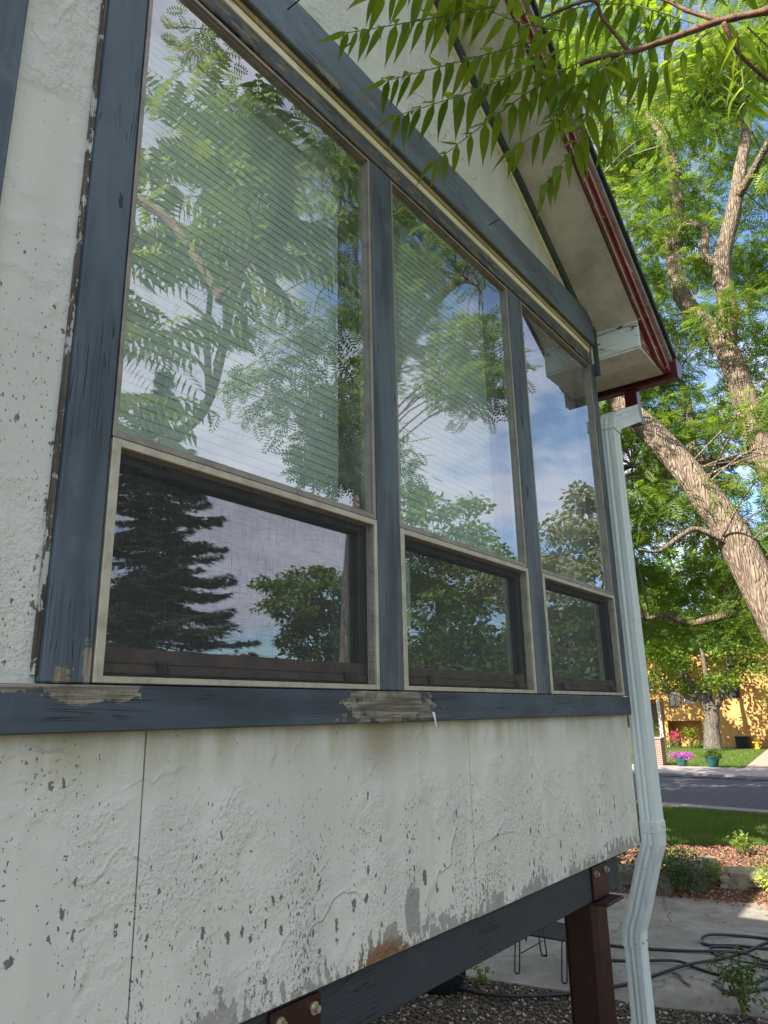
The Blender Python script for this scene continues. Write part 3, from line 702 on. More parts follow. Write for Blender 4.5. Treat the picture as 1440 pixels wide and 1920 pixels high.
def pfe(i):
    t = (P[min(i+1, len(P)-1)]-P[max(i-1, 0)]).normalized(); uy = Vector((0, 1, 0)); ux = uy.cross(t)
    ux = ux if True else -ux
    k = 1+(.028 if (i % 2 and i < 15) else 0)
    return fluted(0, 0, .102*k, .087*k, ux, uy, P[i])
b.sweep(P, pfe); b.build('elbow', M['pipe'], ds)
b = MB(); b.box(px-.052, px+.052, py-.046, py+.044, 1.045, 1.098); b.build('collar', M['pipe'], ds, bevel=.003)
low = [(px, py, 1.05), (px, py+.002, 1.0), (px, py+.030, .93), (px+.002, py+.105, .70), (px+.002, py+.135, .62), (px, py+.14, .55), (px, py+.14, GZ+.12), (px+.05, py+.14, GZ+.05)]
pipe('lower', low[:6], .101, .086).build('offset_pipe', M['pipe'], ds)
pipe('lower', [(px, py+.137, .585), (px, py+.137, GZ+.05)], .094, .079).build('lower_pipe', M['pipe'], ds, bevel=.0015)
for q in ((px-.053, py-.012, 1.072), (px-.053, py+.0, .985), (px-.052, py+.115, .57), (px-.02, py+.094, .57), (px+.03, py+.094, .572), (px+.01, py-.047, 1.07), (px-.01, py-.058, 3.14), (px+.05, py-.053, 3.16)):
    MB().tube([q, (q[0]-.004, q[1]-.003, q[2])], .0045, 8).build('screw', M['zinc'], ds)
# beam under the bay, posts and bolted plates
MB().box(-1.5, 3.375, SF+.018, .075, .868, .9995).build('beam', M['beam'], house, bevel=.004)
MB().box(-1.5, 3.375, .60, .68, .868, .955).build('beam', M['beam'], house)
for k, pxx in enumerate((1.24, 3.03)):
    x0 = pxx
    b = MB(); y0 = SF+.002
    # square post with rounded corners
    cxp, cyp, h_, rr = x0+.115, SF+.085, .07, .018
    pts = []
    for sx, sy, a0 in ((1, 1, 0), (-1, 1, 90), (-1, -1, 180), (1, -1, 270)):
        for j in range(4):
            a = R(a0+j*30); pts.append((cxp+sx*(h_-rr)+rr*math.cos(a), cyp+sy*(h_-rr)+rr*math.sin(a)))
    b.flat(pts, GZ, .855)
    post = b.build('steel_post', M['steel'], house)
    if k == 0: post['label'] = 'red steel post nearer the middle of the bay'
    b = MB(); b.box(x0+.035, x0+.195, SF+.006, SF+.0165, .872, .993); b.box(x0+.035, x0+.215, SF-.045, SF+.16, .8555, .8665)
    b.build('bracket_plate', M['steel'], post, bevel=.002)
    for bx in (x0+.062, x0+.170):
        b = MB(); b.tube([(bx, SF+.006, .967), (bx, SF+.002, .967)], .0135, 14); b.build('washer', M['zinc'], post)
        b = MB(); b.tube([(bx, SF+.002, .967), (bx, SF-.010, .967)], .0085, 6); b.build('bolt', M['zinc'], post)

# windows: fixed pane above, screened sash below
def ring(x0, x1, z0, z1, wl, wr, wb, wt, y0, y1):
    b = MB()
    b.box(x0, x0+wl, y0, y1, z0, z1); b.box(x1-wr, x1, y0, y1, z0, z1)
    b.box(x0+wl, x1-wr, y0+.0004, y1, z0, z0+wb); b.box(x0+wl, x1-wr, y0+.0004, y1, z1-wt, z1); return b
WIN = [(.7755, 1.6405), (1.7575, 2.6175), (2.7465, 3.567)]
for i, (x0, x1) in enumerate(WIN):
    w = ring(x0, x1, 2.150, 3.404, .010, .012, .014, .012, -.001, .045).build('window', M['tan_dark'], house, bevel=.0015)
    ring(x0+.010, x1-.012, 2.164, 3.392, .004, .006, .005, .005, .006, .04).build('inner_frame', M['tan_dark'], w)
    MB().box(x0+.0135, x1-.0175, .0155, .0195, 2.1685, 3.3875).build('pane', M['glass'], w)
    ring(x0, x1, 1.668, 2.148, .020, .013, .013, .017, -.004, .030).build('screen_frame', M['tan'], w, bevel=.0015)
    MB().box(x0+.0202, x1-.0132, .004, .0045, 1.6812, 2.1308).build('screen', M['screen'], w)
    b = ring(x0+.006, x1-.004, 1.674, 2.148, .020, .040, .055, .038, .031, .075)
    b.build('sash', M['black'], w, bevel=.002)
    b = MB(); b.box(x0+.030, x1-.028, .022, .0305, 1.688, 1.707); b.box(x0+.030, x1-.028, .030, .078, 1.708, 1.738)
    b.build('bottom_rail', M['brown'], w, bevel=.002)
    MB().box(x0+.026, x1-.05, .050, .0535, 1.728, 2.10).build('lower_pane', M['glass_low'], w)
    for q in (x0+.16, x1-.12):
        MB().prism([(q, 1.690), (q+.022, 1.690), (q+.012, 1.714), (q-.01, 1.714)], .014, .0215).build('latch', M['black'], w)

# mini blinds behind the first two upper panes
for i, (x0, x1) in enumerate(WIN[:2]):
    bl = thing('window_blind', ('wide white slatted blind behind the biggest upper pane' if i == 0 else 'white slatted blind behind the middle upper pane'), 'blind', ((x0+x1)/2, .11, 2.2), 'slatted blinds behind the windows')
    MB().box(x0+.03, x1-.04, .095, .125, 3.355, 3.385).build('head_rail', M['blind'], bl)
    base = None; n = 46; z0 = 2.20
    for k in range(n):
        z = z0+k*.025
        if base is None:
            b = MB(); vs = []
            for xx in (x0+.03, x1-.04):
                for j in range(4):
                    t = j/3-.5; vs.append((xx, .11+t*.0025, z+t*.0258*(1 if i == 0 else 1.0)+.0022*(1-4*t*t)))
            b.add(vs, [(j, j+1, j+5, j+4) for j in range(3)]); base = b.build('slat', M['blind'], bl)
        else:
            o = bpy.data.objects.new('slat', base.data); COL.objects.link(o); o.parent = bl; o.location = (0, 0, z-z0)
    for xx in (x0+.18, (x0+x1)/2, x1-.2):
        MB().box(xx-.001, xx+.001, .0985, .0995, z0, 3.36).build('cord', M['blind'], bl)
t = MB().box(1.79, 1.885, .0565, .0575, 1.86, 2.07).build('notice', M['paper'])
tag(t, 'pale paper sheet stuck inside the lower middle pane', 'paper')
b = MB()
vs = []; fs = []
for j in range(17):
    x = 1.79+j*.0055; y = .30+.012*math.sin(j*1.4); vs += [(x, y, 1.55), (x, y, 2.14)]
    if j: fs.append((2*j-2, 2*j, 2*j+1, 2*j-1))
b.add(vs, fs); tag(b.build('curtain', M['curtain']), 'narrow pale curtain hanging behind the first lower pane', 'curtain')

# ================================================================== PATIO THINGS
def hose_obj(name, pts, r, label):
    P = [(p[0], p[1], GZ+.012+r+(.02 if i % 5 == 2 else 0)) for i, p in enumerate(pts)]
    b = MB(); sp = smoothpath(P, 5); b.tube(sp, r, 8)
    return tag(b.build(name, M['hose'], None, smooth=True), label, 'hose')
hose_obj('garden_hose', [(6.11, 2.9), (6.08, 2.38), (6.14, 2.07), (6.43, 1.81), (6.63, 1.66), (6.97, 1.43), (7.3, 1.31), (7.7, 1.12), (8.09, .94), (8.46, .78), (8.89, .67), (9.07, .53), (8.86, .47), (8.67, .63), (8.62, .88), (8.49, 1.13), (8.58, 1.23), (8.77, 1.2), (8.98, .94), (9.0, .64), (8.73, .36), (8.26, .56), (8.32, .81), (8.15, 1.32), (7.98, 1.8), (7.9, 2.3)], .014, 'long black garden hose looping over the patio and gravel')
hose_obj('garden_hose', [(7.4, 2.1), (7.57, 1.65), (7.75, 1.25), (7.71, 1.04), (7.62, .78), (7.57, .56), (7.95, .46), (7.99, .6), (7.81, .78), (7.41, .8), (7.23, .62), (7.51, .42), (7.6, .1)], .013, 'black hose coiled at the patio edge beside the small bush')
hose_obj('garden_hose', [(8.15, .34), (8.15, .54), (8.07, .8), (8.28, 1.06), (8.46, 1.08), (8.55, .85), (8.44, .8), (8.28, .91), (8.2, 1.0)], .011, 'short grey loop of hose lying inside the coil')
# wire mesh patio chair seen behind the post
ch = thing('patio_chair', 'dark wrought iron patio chair with mesh seat under the bay', 'chair', (7.0, 2.2, GZ))
cz = GZ+.335
b = MB()
for i in range(22):
    u = i/21; b.tube([(6.78+u*.5, 1.86, cz), (6.78+u*.5, 2.36, cz)], .0030, 4); b.tube([(6.78, 1.86+u*.5, cz+.002), (7.28, 1.86+u*.5, cz+.002)], .0030, 4)
tag(b.build('seat_mesh', M['iron'], ch))
MB().tube([(6.78, 1.86, cz), (7.28, 1.86, cz), (7.28, 2.36, cz), (6.78, 2.36, cz), (6.78, 1.86, cz), (6.9, 1.86, cz)], .009, 6).build('seat_rim', M['iron'], ch)
b = MB()
for i in range(22):
    u = i/21; b.tube([(7.27+.10, 1.86+u*.5, cz+.05), (7.27+.20, 1.86+u*.5, cz+.46-.10*(2*u-1)**2)], .0030, 4)
    b.tube([(7.29+u*.16, 1.86, cz+.05+u*.36), (7.29+u*.16, 2.36, cz+.05+u*.36)], .0030, 4)
b.build('back_mesh', M['iron'], ch)
MB().tube(smoothpath([(7.28, 1.86, cz), (7.36, 1.86, cz+.3), (7.44, 1.92, cz+.42), (7.48, 2.11, cz+.48), (7.44, 2.30, cz+.42), (7.36, 2.36, cz+.3), (7.28, 2.36, cz)], 4), .009, 6).build('back_frame', M['iron'], ch)
for lx, ly, sx in ((6.79, 1.88, -1), (6.79, 2.34, -1), (7.27, 1.88, 1), (7.27, 2.34, 1)):
    b = MB(); b.tube(smoothpath([(lx, ly, cz), (lx+sx*.02, ly, cz-.15), (lx+sx*.05, ly, GZ+.03), (lx+sx*.065, ly+.02, GZ+.02), (lx+sx*.04, ly+.05, GZ+.03), (lx+sx*.01, ly+.05, cz-.14), (lx, ly+.04, cz)], 4), .0065, 6); b.build('leg', M['iron'], ch)
for ly in (1.87, 2.35):
    b = MB(); b.tube([(6.82, ly, GZ+.16), (7.26, ly, GZ+.16)], .006, 6); b.build('stretcher', M['iron'], ch)
    b = MB(); b.tube(smoothpath([(6.80, ly, cz), (6.86, ly, cz+.06), (6.93, ly, cz-.10), (7.0, ly, cz+.05), (7.2, ly, cz)], 3), .006, 6); b.build('brace', M['iron'], ch)
# black tub in the dark under the beam
tb = thing('tub', 'black rubber tub standing on the gravel under the beam', 'tub', (6.05, 2.72, GZ))
b = MB(); b.lathe((6.05, 2.72, GZ), [(.0, .005), (.15, .0), (.19, .10), (.21, .19), (.225, .195), (.225, .21), (.20, .21), (.18, .08), (.0, .03)], 20); b.build('body', M['black'], tb, smooth=False)
MB().tube([(6.05, 2.49, GZ+.18), (6.0, 2.46, GZ+.14), (5.95, 2.5, GZ+.18)], .008, 6).build('handle', M['black'], tb)
# broken twig on the patio
b = MB(); b.tube(smoothpath([(7.5, 1.2, GZ+.02), (7.40, 1.10, GZ+.035), (7.34, 1.07, GZ+.02), (7.22, .97, GZ+.03)], 3), .010, 6); b.tube([(7.36, 1.08, GZ+.02), (7.30, 1.14, GZ+.05)], .006, 5)
tag(b.build('fallen_twig', M['bark_thin']), 'short broken twig lying on the concrete patio', 'twig')

# boulders between patio and mulch
def rockmat(name, a, b_):
    m, g = newmat(name); n = g.noise(g.P, 6, 7, .7); c = g.mix(g.ss(n, .35, .65), a, b_)
    c = g.mix(g.m('MULTIPLY', g.ss(g.noise(g.P, 17, 4, .7), .55, .7), .6), c, tuple(v*.4 for v in b_))
    fin(g, c, .9, g.bump(g.noise(g.P, 14, 7, .7), .03), .2); return m
M['rock'] = rockmat('boulder', (0.17, 0.145, 0.115), (0.09, 0.078, 0.062)); M['rock_pale'] = rockmat('pale boulder', (0.36, 0.29, 0.21), (0.22, 0.18, 0.135))
def rock(c, s, mat, label):
    import mathutils.noise as mn
    b = MB(); nu, nv = 16, 10; off = Vector((random.random()*9, random.random()*9, 0)); vs = []
    for j in range(nv+1):
        th = math.pi*j/nv
        for i in range(nu):
            ph = 2*math.pi*i/nu; d = Vector((math.sin(th)*math.cos(ph), math.sin(th)*math.sin(ph), math.cos(th)))
            r = 1+.42*mn.noise(d*1.3+off)+.22*mn.noise(d*3.1+off)
            dd = Vector((max(-.78, min(.78, d.x*r)), max(-.78, min(.8, d.y*r)), max(-.7, min(.72, d.z*r))))
            vs.append((c[0]+dd.x*s[0]*.82, c[1]+dd.y*s[1]*.82, GZ+s[2]*.22+dd.z*s[2]*.80))
    fs = [(j*nu+i, (j+1)*nu+i, (j+1)*nu+(i+1) % nu, j*nu+(i+1) % nu) for j in range(nv) for i in range(nu)]
    b.add(vs, fs)
    tag(b.build('boulder', mat), label, 'boulder', 'boulders lining the mulch bed')
rock((10.75, 2.75, 0), (.42, .36, .30), M['rock'], 'mossy grey boulder seen between house corner and downspout')
rock((10.6, 2.25, 0), (.34, .26, .26), M['rock'], 'dark boulder just past the downspout, half covered by ivy')
rock((11.1, 1.98, 0), (.40, .30, .36), M['rock'], 'tall brown boulder behind the ivy patch')
rock((11.75, 1.93, 0), (.30, .24, .34), M['rock_pale'], 'upright sunlit pale boulder in the middle of the row')
rock((11.5, 1.35, 0), (.45, .52, .26), M['rock_pale'], 'wide flat pale boulder in the sun patch')
rock((11.15, .62, 0), (.42, .40, .24), M['rock'], 'low grey boulder at the far end of the row by the picture edge')
rock((12.2, .95, 0), (.34, .4, .26), M['rock_pale'], 'small sandy boulder behind the flat one in the mulch')
def shrub(name, label, cat, c, rad, n, size, mat, tm=None, stem='stem', parts=('stem', 'foliage'), ns=9, group=None):
    t = thing(name, label, cat, (c[0], c[1], GZ), group)
    b = MB(); tips = []
    for i in range(ns):
        a = 2*math.pi*i/ns+random.random(); rr = random.uniform(.2, .8); tip = (c[0]+rad[0]*rr*math.cos(a), c[1]+rad[0]*rr*math.sin(a), c[2]+rad[1]*random.uniform(-.2, .7)); tips.append(tip)
        b.tube(smoothpath([(c[0], c[1], GZ), ((c[0]*.6+tip[0]*.4), (c[1]*.6+tip[1]*.4), (GZ+tip[2])/2), tip], 3), [.006]*7, 4)
    b.build(parts[0], M[stem], t)
    foliage(parts[1], tips+[c], [rad[0]*.6]*(ns+1), n//(ns+1), tm or t_leaf(.6), size, M[mat], t, flat=rad[1]/rad[0], droop=.1)
    return t
shrub('small_bush', 'small dark leafy bush at the patio corner bottom right', 'bush', (6.82, .47, -.48), (.24, .26), 420, (.03, .055), 'leaf_dark')
shrub('ivy_bush', 'dark green ivy spilling over the boulders beside the downspout', 'bush', (10.75, 2.05, -.46), (.60, .22), 1500, (.03, .06), 'leaf_dark')
shrub('weed', 'bright green weed standing at the lawn edge of the mulch', 'weed', (13.9, 1.95, -.55), (.22, .16), 160, (.05, .10), 'leaf_mid', ns=5)
shrub('weed', 'light green weed growing between two pale boulders', 'weed', (11.3, 1.75, -.50), (.16, .18), 150, (.03, .07), 'leaf_mid', ns=5)
shrub('weed', 'yellowish weed tuft by the flat sunlit boulder', 'weed', (11.0, .98, -.55), (.2, .16), 170, (.03, .07), 'leaf_lime', ns=5)
shrub('weed', 'tiny green weed sprouting from the gravel near the patio edge', 'weed', (6.35, 2.5, -.62), (.07, .07), 60, (.03, .06), 'leaf_mid', ns=4)

# ================================================================== ACROSS THE STREET
def stuccoflat(name, a, b_):
    m, g = newmat(name); n = g.noise(g.P, 1.6, 6, .65); c = g.mix(g.ss(n, .35, .7), a, b_)
    fin(g, c, .85, g.bump(g.noise(g.P, 20, 4), .01), .15); return m
M['orange'] = stuccoflat('orange stucco', (0.52, 0.29, 0.11), (0.42, 0.22, 0.08))
fh = thing('far_house', 'orange stucco house across the street behind the tree', 'house', (49, 8, GZ))
def brickmat():
    m, g = newmat('red brick'); n = g.node('ShaderNodeTexBrick'); g.put(n.inputs['Vector'], g.comb(g.m('ADD', g.sep(g.P)[0], g.sep(g.P)[1]), g.sep(g.P)[2], 0.0))
    n.inputs['Scale'].default_value = 1; n.inputs['Brick Width'].default_value = .21; n.inputs['Row Height'].default_value = .075; n.inputs['Mortar Size'].default_value = .008
    n.inputs[1].default_value = (.30, .12, .075, 1); n.inputs[2].default_value = (.22, .085, .06, 1); n.inputs[3].default_value = (.40, .36, .32, 1)
    fin(g, n.outputs[0], .9, g.bump(n.outputs[1], -.01), .15); return m
M['brick'] = brickmat()
b = MB()
b.box(49, 58, 6.5, 11.31, GZ, 5.4)                          # plain wall right of the recess
b.box(49, 58, 11.31, 13.45, .90, 5.4); b.box(50.3, 58, 11.31, 13.45, GZ, .90)   # recess under the window bay
b.box(49.0, 49.3, 13.35, 13.55, GZ, .90)
b.box(49.6, 58, 13.45, 14.1, GZ, 2.5); b.box(49.5, 58, 13.45, 20, 2.25, 5.0); b.box(52, 58, 14.1, 20, GZ, 2.25)
b.box(49.3, 58, -4, 6.5, GZ, 5.0)
b.build('wall', M['orange'], fh, bevel=.02)
b = MB(); b.prism([(48.3, 5.4), (54, 7.8), (60, 5.4)], -5, 21); b.build('roof', M['shingle'], fh)
M['glass_far'] = plain('far window glass', (.035, .05, .055), .08, 0, spec=.8)
M['trim_w'] = plain('far white trim', (.5, .5, .47), .6)
def farwin(x, y0, y1, z0, z1, fm='brown'):
    f = ring(0, 1, 0, 1, .1, .1, .1, .1, 0, 1)
    b = MB(); w_ = .06
    for (a, c, d, e) in ((y0, y1, z0, z0+w_), (y0, y1, z1-w_, z1), (y0, y0+w_, z0+w_, z1-w_), (y1-w_, y1, z0+w_, z1-w_), ((y0+y1)/2-.02, (y0+y1)/2+.02, z0+w_, z1-w_)): b.box(x-.05, x+.02, a, c, d, e)
    o = b.build('window', M[fm], fh)
    MB().box(x-.025, x-.015, y0+.03, y1-.03, z0+.03, z1-.03).build('pane', M['glass_far'], o)
farwin(48.99, 12.35, 13.1, 1.75, 2.75); farwin(48.99, 11.45, 12.15, 1.95, 3.05, 'trim_w'); farwin(48.99, 8.9, 9.9, 2.2, 3.3)
farwin(49.29, 3.6, 5.4, .4, 1.7, 'trim_w'); farwin(49.29, -1.5, .6, .4, 1.7, 'trim_w')
MB().box(51.9, 51.99, 14.2, 19, GZ, 2.0).build('garage_door', M['brown'], fh)
MB().box(49.2, 49.4, 13.75, 13.95, GZ, 2.25).build('porch_post', M['trim_w'], fh)
pr = thing('brick_pier', 'short red brick pier at the far pavement beside the downspout', 'pier', (32.4, 9.0, GZ))
MB().box(32.2, 32.75, 8.72, 9.5, GZ, .44).build('brickwork', M['brick'], pr, bevel=.01); MB().box(32.15, 32.8, 8.67, 9.55, .442, .50).build('cap', M['kerb'], pr, bevel=.01)
M['pot'] = plain('dark green glazed pot', (.012, .075, .075), .25, spec=.6)
def pot(c, rt_, h, mat, label, group='flower pots across the street'):
    t = thing('flower_pot', label, 'flower pot', (c[0], c[1], GZ+.1), group)
    z = GZ+.1
    b = MB(); b.lathe((c[0], c[1], z), [(0, 0), (rt_*.62, 0), (rt_*.72, h*.15), (rt_*.93, h*.7), (rt_*.95, h*.88), (rt_*1.06, h*.89), (rt_*1.06, h), (rt_*.9, h), (rt_*.88, h*.92), (0, h*.92)], 22); b.build('pot', M['pot'], t, smooth=False)
    return t, z+h
t, z = pot((32.2, 7.95), .23, .36, 'pot', 'green pot overflowing with purple flowers on the far pavement')
foliage('flower', [(32.2+random.uniform(-.2, .2), 7.95+random.uniform(-.38, .38), z+random.uniform(0, .12)) for _ in range(14)], [.20]*14, 90, t_leaf(.8), (.035, .06), M['petal_purple'], t, .6, .1)
foliage('foliage', [(32.2, 7.95+random.uniform(-.3, .3), z+.0) for _ in range(6)], [.22]*6, 60, t_leaf(.4), (.04, .08), M['leaf_mid'], t, .5, .1)
t, z = pot((32.1, 6.74), .27, .42, 'pot', 'taller green pot with leafy green plant on the far pavement')
foliage('foliage', [(32.1+random.uniform(-.15, .15), 6.74+random.uniform(-.25, .25), z+random.uniform(0, .28)) for _ in range(12)], [.20]*12, 70, t_leaf(.4), (.06, .12), M['leaf_mid'], t, .8, .1)
shrub('lime_shrub', 'rounded lime green shrub before the orange porch recess', 'shrub', (48.2, 11.95, .2), (.55, .40), 700, (.07, .13), 'leaf_lime')
shrub('pink_shrub', 'pink flowering shrub beside the lime green one', 'shrub', (48.3, 12.7, -.05), (.35, .45), 600, (.06, .11), 'petal_pink')
shrub('porch_shrub', 'green shrub in the dark gap left of the orange wall', 'shrub', (49.8, 14.6, .3), (.5, .6), 600, (.08, .14), 'leaf_mid')
shrub('border_plant', 'low green plants at the foot of the far house porch', 'plant', (47.9, 11.4, -.45), (.5, .22), 400, (.06, .12), 'leaf_mid')
shrub('border_plant', 'low grey green plants near the brick pier lawn corner', 'plant', (47.5, 13.0, -.40), (.45, .28), 400, (.06, .12), 'leaf_pale')
bn = thing('dustbin', 'black wheeled bin against the orange wall', 'bin', (48.5, 9.0, GZ))
MB().prism([(48.2, GZ+.05), (48.75, GZ+.05), (48.8, GZ+.62), (48.15, GZ+.62)], 8.65, 9.35).build('body', M['black'], bn, bevel=.02)
MB().prism([(48.12, GZ+.625), (48.83, GZ+.625), (48.8, GZ+.70), (48.2, GZ+.72)], 8.62, 9.38).build('lid', M['black'], bn, bevel=.02)
for q in (8.72, 9.28): MB().tube([(48.75, q-.03, GZ+.09), (48.75, q+.03, GZ+.09)], .09, 12).build('wheel', M['black'], bn)
M['yellow'] = plain('yellow paint', (.75, .45, .02), .4)
hy = thing('fire_hydrant', 'small yellow hydrant on the far lawn by the orange wall', 'hydrant', (47.8, 8.15, GZ))
b = MB(); b.lathe((47.8, 8.15, GZ), [(.16, .05), (.16, .1), (.11, .12), (.11, .5), (.15, .51), (.15, .55), (.11, .58), (.06, .66), (.0, .68)], 14); b.build('barrel', M['yellow'], hy)
for s_ in (-1, 1): MB().tube([(47.8, 8.15+s_*.1, GZ+.4), (47.8, 8.15+s_*.2, GZ+.4)], .06, 10).build('outlet', M['yellow'], hy)

# ================================================================== TREES
def limb(b, pts, rad, k=4, n=10, jit=.10):
    sp = smoothpath(pts, k); b.tube(sp, lerp_list(rad, len(sp)), n, jit); return sp
def boxpts(n, lo, hi, ok=None):
    out = []
    while len(out) < n:
        p = (random.uniform(lo[0], hi[0]), random.uniform(lo[1], hi[1]), random.uniform(lo[2], hi[2]))
        if ok is None or ok(p): out.append(p)
    return out
SPR = t_spray(); FRD = t_frond()
# A: leaning honey locust in the mulch bed; B: upright forked one behind it
def P13(p, k=1.27):   # measured at 10.5 m, the trunk stands at about 13.3 m
    return (p[0]*k, (p[1]+1.25)*k-1.25, (p[2]-1.6)*k+1.6)
ta = thing('locust_tree', 'big locust tree with thick trunk leaning over the mulch bed', 'tree', (13.3, -.9, GZ))
b = MB()
A = [P13(p) for p in [(10.0, -.55, 0.0), (10.14, -.11, 1.57), (10.27, .4, 2.87), (10.31, .71, 3.83), (10.34, 1.09, 4.66), (10.35, 1.45, 5.31), (10.33, 1.91, 6.01), (10.42, 2.28, 6.77), (10.57, 2.75, 8.25)]]
A[0] = (13.1, -.75, GZ-.05)
skA = limb(b, A, [.42, .35, .30, .275, .25, .23, .205, .18, .12], n=16, jit=.12)
skA += limb(b, [P13(p) for p in [(10.27, .6, 3.6), (9.9, 1.0, 3.85), (9.6, 1.15, 3.75), (9.2, 1.35, 3.5), (8.9, 1.5, 3.5)]], [.07, .05, .04, .03, .015], n=7)
skA += limb(b, [P13(p) for p in [(10.36, 2.1, 6.5), (9.4, 2.0, 7.6), (8.6, 1.4, 8.6)]], [.14, .1, .04])
skA += limb(b, [P13(p) for p in [(10.3, 0.9, 4.2), (11.2, 1.5, 5.0), (12.0, 2.4, 5.6)]], [.12, .09, .04])
skA += limb(b, [P13(p) for p in [(10.4, 2.6, 7.8), (10.0, 3.6, 9.0), (9.6, 4.4, 9.8)]], [.12, .08, .03])
skA += limb(b, [P13(p) for p in [(12.2, 1.2, 3.0), (11.73, 1.3, 2.92), (11.62, 1.74, 2.84), (11.55, 2.01, 2.98), (11.46, 2.31, 2.95)]], [.09, .08, .06, .05, .03])
trA = b
cA = boxpts(130, (14.5, -1.5, 4.4), (19.5, 6, 13), lambda p: not (p[0] < 17 and p[2] > 6.5 and p[1] < 2.4))
cA += boxpts(70, (13.9, -.5, 2.4), (19.5, 5.5, 6.2), lambda p: p[2] > 1.9+.07*p[0])
cA += boxpts(8, (11.5, -.8, 4.2), (13.4, 3.0, 8.5))
cA += boxpts(60, (9.2, -4.5, 11.5), (17, 5, 16.5), lambda p: not (p[1] > 2.0 and p[0] < 12 and p[2] < 11))
twigs_to(trA, cA[::1], skA, .014, 4)
trA.build('trunk', M['bark'], ta, smooth=True)
foliage('crown', cA, [random.uniform(.55, 1.0) for _ in cA], 105, SPR, (.17, .30), M['leaf_locust'], ta, .38, .25)
tb_ = thing('locust_tree', 'tall locust tree with two forked upright limbs against the cloud', 'tree', (15.9, -.6, GZ))
b = MB()
B0 = [P13(p, 1.3) for p in [(12.43, .05, 2.15), (12.32, .15, 4.11), (12.19, .4, 5.23), (12.17, .55, 6.25), (12.14, .72, 7.33), (12.08, 1.08, 8.03), (12.13, 1.3, 8.66), (12.24, 1.31, 9.57), (12.37, 1.15, 10.59), (12.56, 1.23, 11.94), (12.68, 1.63, 13.27)]]
skB = limb(b, [(16.0, -.6, GZ-.05)]+B0, [.36, .30, .27, .26, .25, .23, .2, .185, .18, .16, .13, .07], n=12, jit=.14)
skB += limb(b, [P13(p, 1.3) for p in [(12.14, .72, 7.33), (12.06, .58, 7.93), (11.96, .56, 8.68), (12.01, .26, 9.6), (12.03, .02, 10.45), (12.15, -.16, 11.31), (12.25, -.16, 12.66)]], [.22, .2, .18, .165, .13, .1, .06], jit=.16)
skB += limb(b, [P13(p, 1.3) for p in [(11.96, .56, 8.68), (12.0, .78, 9.0), (12.04, .73, 9.5), (12.1, .99, 9.81), (12.2, 1.25, 9.7)]], [.10, .09, .08, .07, .05])
skB += limb(b, [P13(p, 1.3) for p in [(12.2, .4, 5.3), (12.3, 1.39, 5.56), (12.5, 1.5, 6.14), (12.7, 1.53, 6.81), (12.87, 1.68, 7.43)]], [.08, .09, .09, .07, .05])
skB += limb(b, [P13(p, 1.3) for p in [(12.02, .2, 9.8), (11.4, -.6, 10.4), (10.8, -1.0, 11.2)]], [.1, .07, .03])
cB = boxpts(105, (16.8, -1.5, 7.0), (21, 6.0, 19))
cB += boxpts(14, (14.4, -.8, 7.0), (16.4, 3.5, 15))
cB += boxpts(100, (14.6, -3.0, 14.5), (19.5, 7, 22))
twigs_to(b, cB, skB, .014, 4)
b.build('trunk', M['bark'], tb_, smooth=True)
foliage('crown', cB, [random.uniform(.5, 1.05) for _ in cB], 100, SPR, (.20, .34), M['leaf_locust'], tb_, .38, .25)

def bigtree(name, label, base, trunk, rads, cc, cr, ncl, per, size, mat, bk='bark_grey', tm=None, group=None, flat=.6, zmin=None, rr=(.7, 1.3), tw=.02):
    t = thing(name, label, 'tree', base, group); b = MB(); sk = []
    for pts, rd in zip(trunk, rads): sk += limb(b, pts, rd, n=10, jit=.12)
    def ok(p):
        d = math.sqrt(sum(((p[i]-cc[i])/cr[i])**2 for i in range(3)))
        return .30 < d < 1.0 and (zmin is None or p[2] > zmin)
    cl = boxpts(ncl, [cc[i]-cr[i] for i in range(3)], [cc[i]+cr[i] for i in range(3)], ok)
    twigs_to(b, cl, sk, tw, 4); b.build('trunk', M[bk], t, smooth=True)
    foliage('crown', cl, [random.uniform(*rr) for _ in cl], per, tm or t_leaf(.6), size, M[mat], t, flat, .2)
    return t
# C: street tree before the orange house
bigtree('street_tree', 'stout grey tree standing before the orange house', (45, 10.0, GZ),
        [[(45, 9.85, GZ), (45, 9.8, .4), (45, 9.65, 1.3), (45, 9.7, 1.7), (45, 10.35, 2.7), (45.2, 11.1, 3.8), (45.5, 11.8, 5.5)], [(45, 9.65, 1.4), (45, 9.3, 1.9), (45, 8.8, 2.8), (44.8, 8.2, 4.5)], [(45, 9.7, 1.7), (45.4, 9.8, 3.5), (45.5, 9.9, 6)], [(45, 10.4, 2.1), (44.6, 11.2, 2.4), (44.0, 12.2, 2.7)]],
        [[.55, .42, .38, .36, .26, .18, .08], [.24, .22, .18, .08], [.2, .15, .06], [.15, .1, .05]],
        (45, 9.8, 6.4), (4.4, 6.5, 3.9), 110, 190, (.16, .30), 'leaf_mid', zmin=2.9)
bigtree('backdrop_tree', 'dense green tree beyond the roof of the orange house', (61, 16, GZ), [[(61, 16, GZ), (61, 16, 6)]], [[.5, .2]], (61, 15, 9), (5, 8, 7), 90, 170, (.3, .5), 'leaf_mid')
bigtree('backdrop_tree', 'dark green tree right of the orange house roof', (58, 2, GZ), [[(58, 2, GZ), (58, 2, 6)]], [[.5, .2]], (58, 1, 9), (6, 8, 8), 90, 170, (.3, .5), 'leaf_dark')
